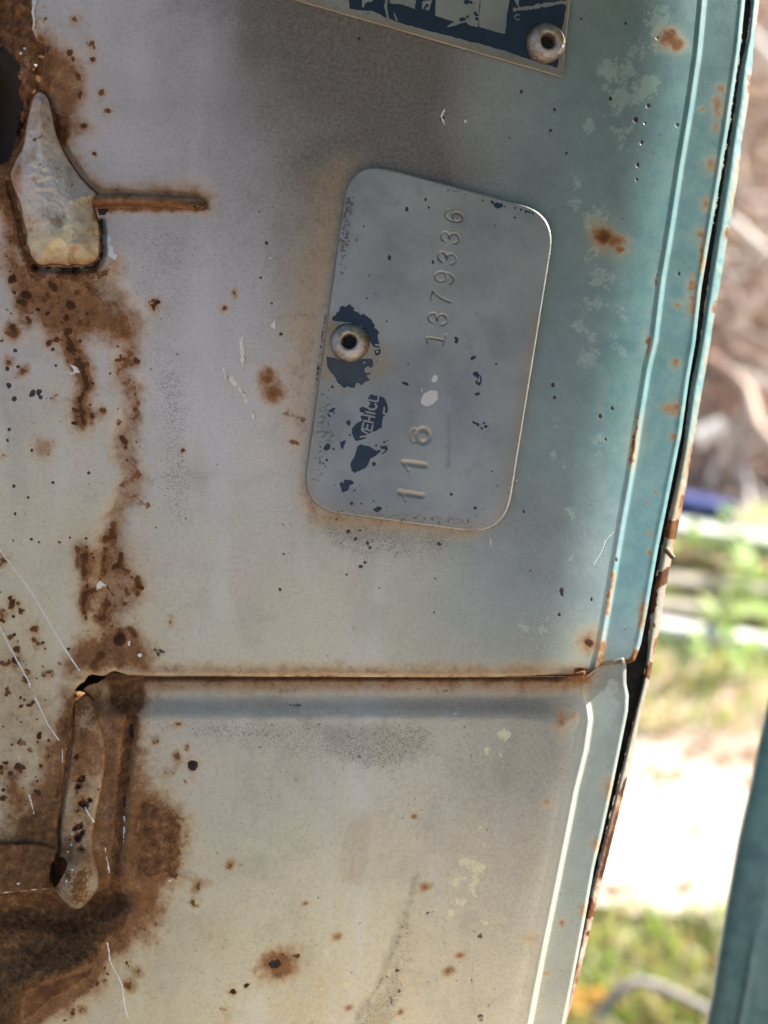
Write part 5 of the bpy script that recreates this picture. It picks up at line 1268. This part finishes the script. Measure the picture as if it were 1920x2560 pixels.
me.polygons.foreach_set('material_index', mi)
o = link(bpy.data.objects.new('brush_heap', me)); o['kind'] = 'stuff'; o['label'] = 'tangled heap of dry brown twigs behind the boards'; o['category'] = 'brush'
for i in range(46):
    V = []; F = []; c = heap_point(r); root = Matrix.Translation(c)
    tube(V, F, [p - c for p in crooked(r, c, r.uniform(.5, 1.3))], r.uniform(.011, .026), .008, 8)
    me = bpy.data.meshes.new('dry_branch'); me.from_pydata(V, [], F); me.materials.append(BR[r.choice((0, 0, 1, 1, 2, 3))])
    me.polygons.foreach_set('use_smooth', np.ones(len(F), bool))
    o = link(bpy.data.objects.new('dry_branch', me)); o.matrix_world = root
    o['label'] = 'dry brown branch lying in the brush heap beyond the boards'; o['category'] = 'branch'; o['group'] = 'branches in the brush heap'
def single(name, pix, dist, r0, r1, mat, label, cat):
    V = []; F = []; P = [at(px, py, d) for (px, py), d in zip(pix, dist)]
    c = P[0]; tube(V, F, [p - c for p in P], r0, r1, 10)
    me = bpy.data.meshes.new(name); me.from_pydata(V, [], F); me.materials.append(mat); me.polygons.foreach_set('use_smooth', np.ones(len(F), bool))
    o = link(bpy.data.objects.new(name, me)); o.location = c; o['label'] = label; o['category'] = cat
single('bleached_branch', [(1815, 545), (1850, 570), (1885, 605), (1930, 640)], [2.8] * 4, .016, .012, BR[3], 'sun-bleached white branch slanting down at the picture edge', 'branch')
single('bleached_branch', [(1735, 1100), (1755, 1090), (1790, 1072), (1810, 1060)], [2.75] * 4, .030, .022, BR[3], 'short white sawn log end glinting low in the brush heap', 'branch')
single('bleached_branch', [(1850, 60), (1880, 90), (1925, 150), (1990, 210)], [2.8] * 4, .018, .014, BR[3], 'pale bleached branch at the top of the brush heap', 'branch')
# bent grey cane near the pillar
cp = [on_ground(px, py, z) for px, py, z in ((1490, 2600, .01), (1510, 2520, .03), (1545, 2480, .05), (1590, 2452, .06), (1640, 2462, .055), (1700, 2490, .045), (1770, 2525, .035), (1860, 2570, .02))]
V = []; F = []; c = cp[0]; tube(V, F, [p - c for p in cp], .0062, .005, 10)
me = bpy.data.meshes.new('bent_cane'); me.from_pydata(V, [], F); me.materials.append(mat_simple('grey_cane', (0.24, 0.22, 0.22), (0.33, 0.30, 0.30), 80, .8)); me.polygons.foreach_set('use_smooth', np.ones(len(F), bool))
o = link(bpy.data.objects.new('bent_cane', me)); o.location = c; o['label'] = 'arched grey cane lying on the grass below the path'; o['category'] = 'cane'
# one big fallen leaf
p = on_ground(1450, 2490, .03); V = []; F = []
for i in range(14):
    a = 6.283 * i / 14; rr_ = .026 * (1 + .25 * math.cos(3 * a)); V.append((rr_ * math.cos(a), .75 * rr_ * math.sin(a), .006 * math.cos(2 * a)))
V.append((0, 0, .008)); F = [(i, (i + 1) % 14, 14) for i in range(14)]
me = bpy.data.meshes.new('fallen_leaf'); me.from_pydata(V, [], F); me.materials.append(leafmat('yellow_leaf', (0.48, 0.26, 0.04)))
o = link(bpy.data.objects.new('fallen_leaf', me)); o.location = p; o['label'] = 'yellow-orange fallen leaf beside the arched cane'; o['category'] = 'leaf'
# dry leaves on the path and grass
r = random.Random(9); V = []; F = []
for i in range(190):
    px, py = (r.uniform(1400, 1900), r.uniform(1850, 2320) if r.random() < .4 else r.uniform(1840, 1960)) if r.random() < .24 else ((r.uniform(1300, 2000), r.uniform(2330, 2640)) if r.random() < .6 else (r.uniform(1400, 2000), r.uniform(1700, 1900)))
    p = on_ground(px, py, .010); a = r.uniform(0, 6.28); s = r.uniform(.008, .022); dx, dy = math.cos(a) * s, math.sin(a) * s
    k = len(V); V += [(p.x - dx, p.y - dy, p.z), (p.x - dy * .45, p.y + dx * .45, p.z + .004), (p.x + dx, p.y + dy, p.z + .006), (p.x + dy * .45, p.y - dx * .45, p.z + .002)]; F.append((k, k + 1, k + 2, k + 3))
me = bpy.data.meshes.new('leaf_litter'); me.from_pydata(V, [], F); me.materials.append(leafmat('dead_leaf', (0.26, 0.14, 0.06)))
o = link(bpy.data.objects.new('leaf_litter', me)); o['kind'] = 'stuff'; o['label'] = 'scattered dead brown leaves on the sand and grass'; o['category'] = 'leaves'
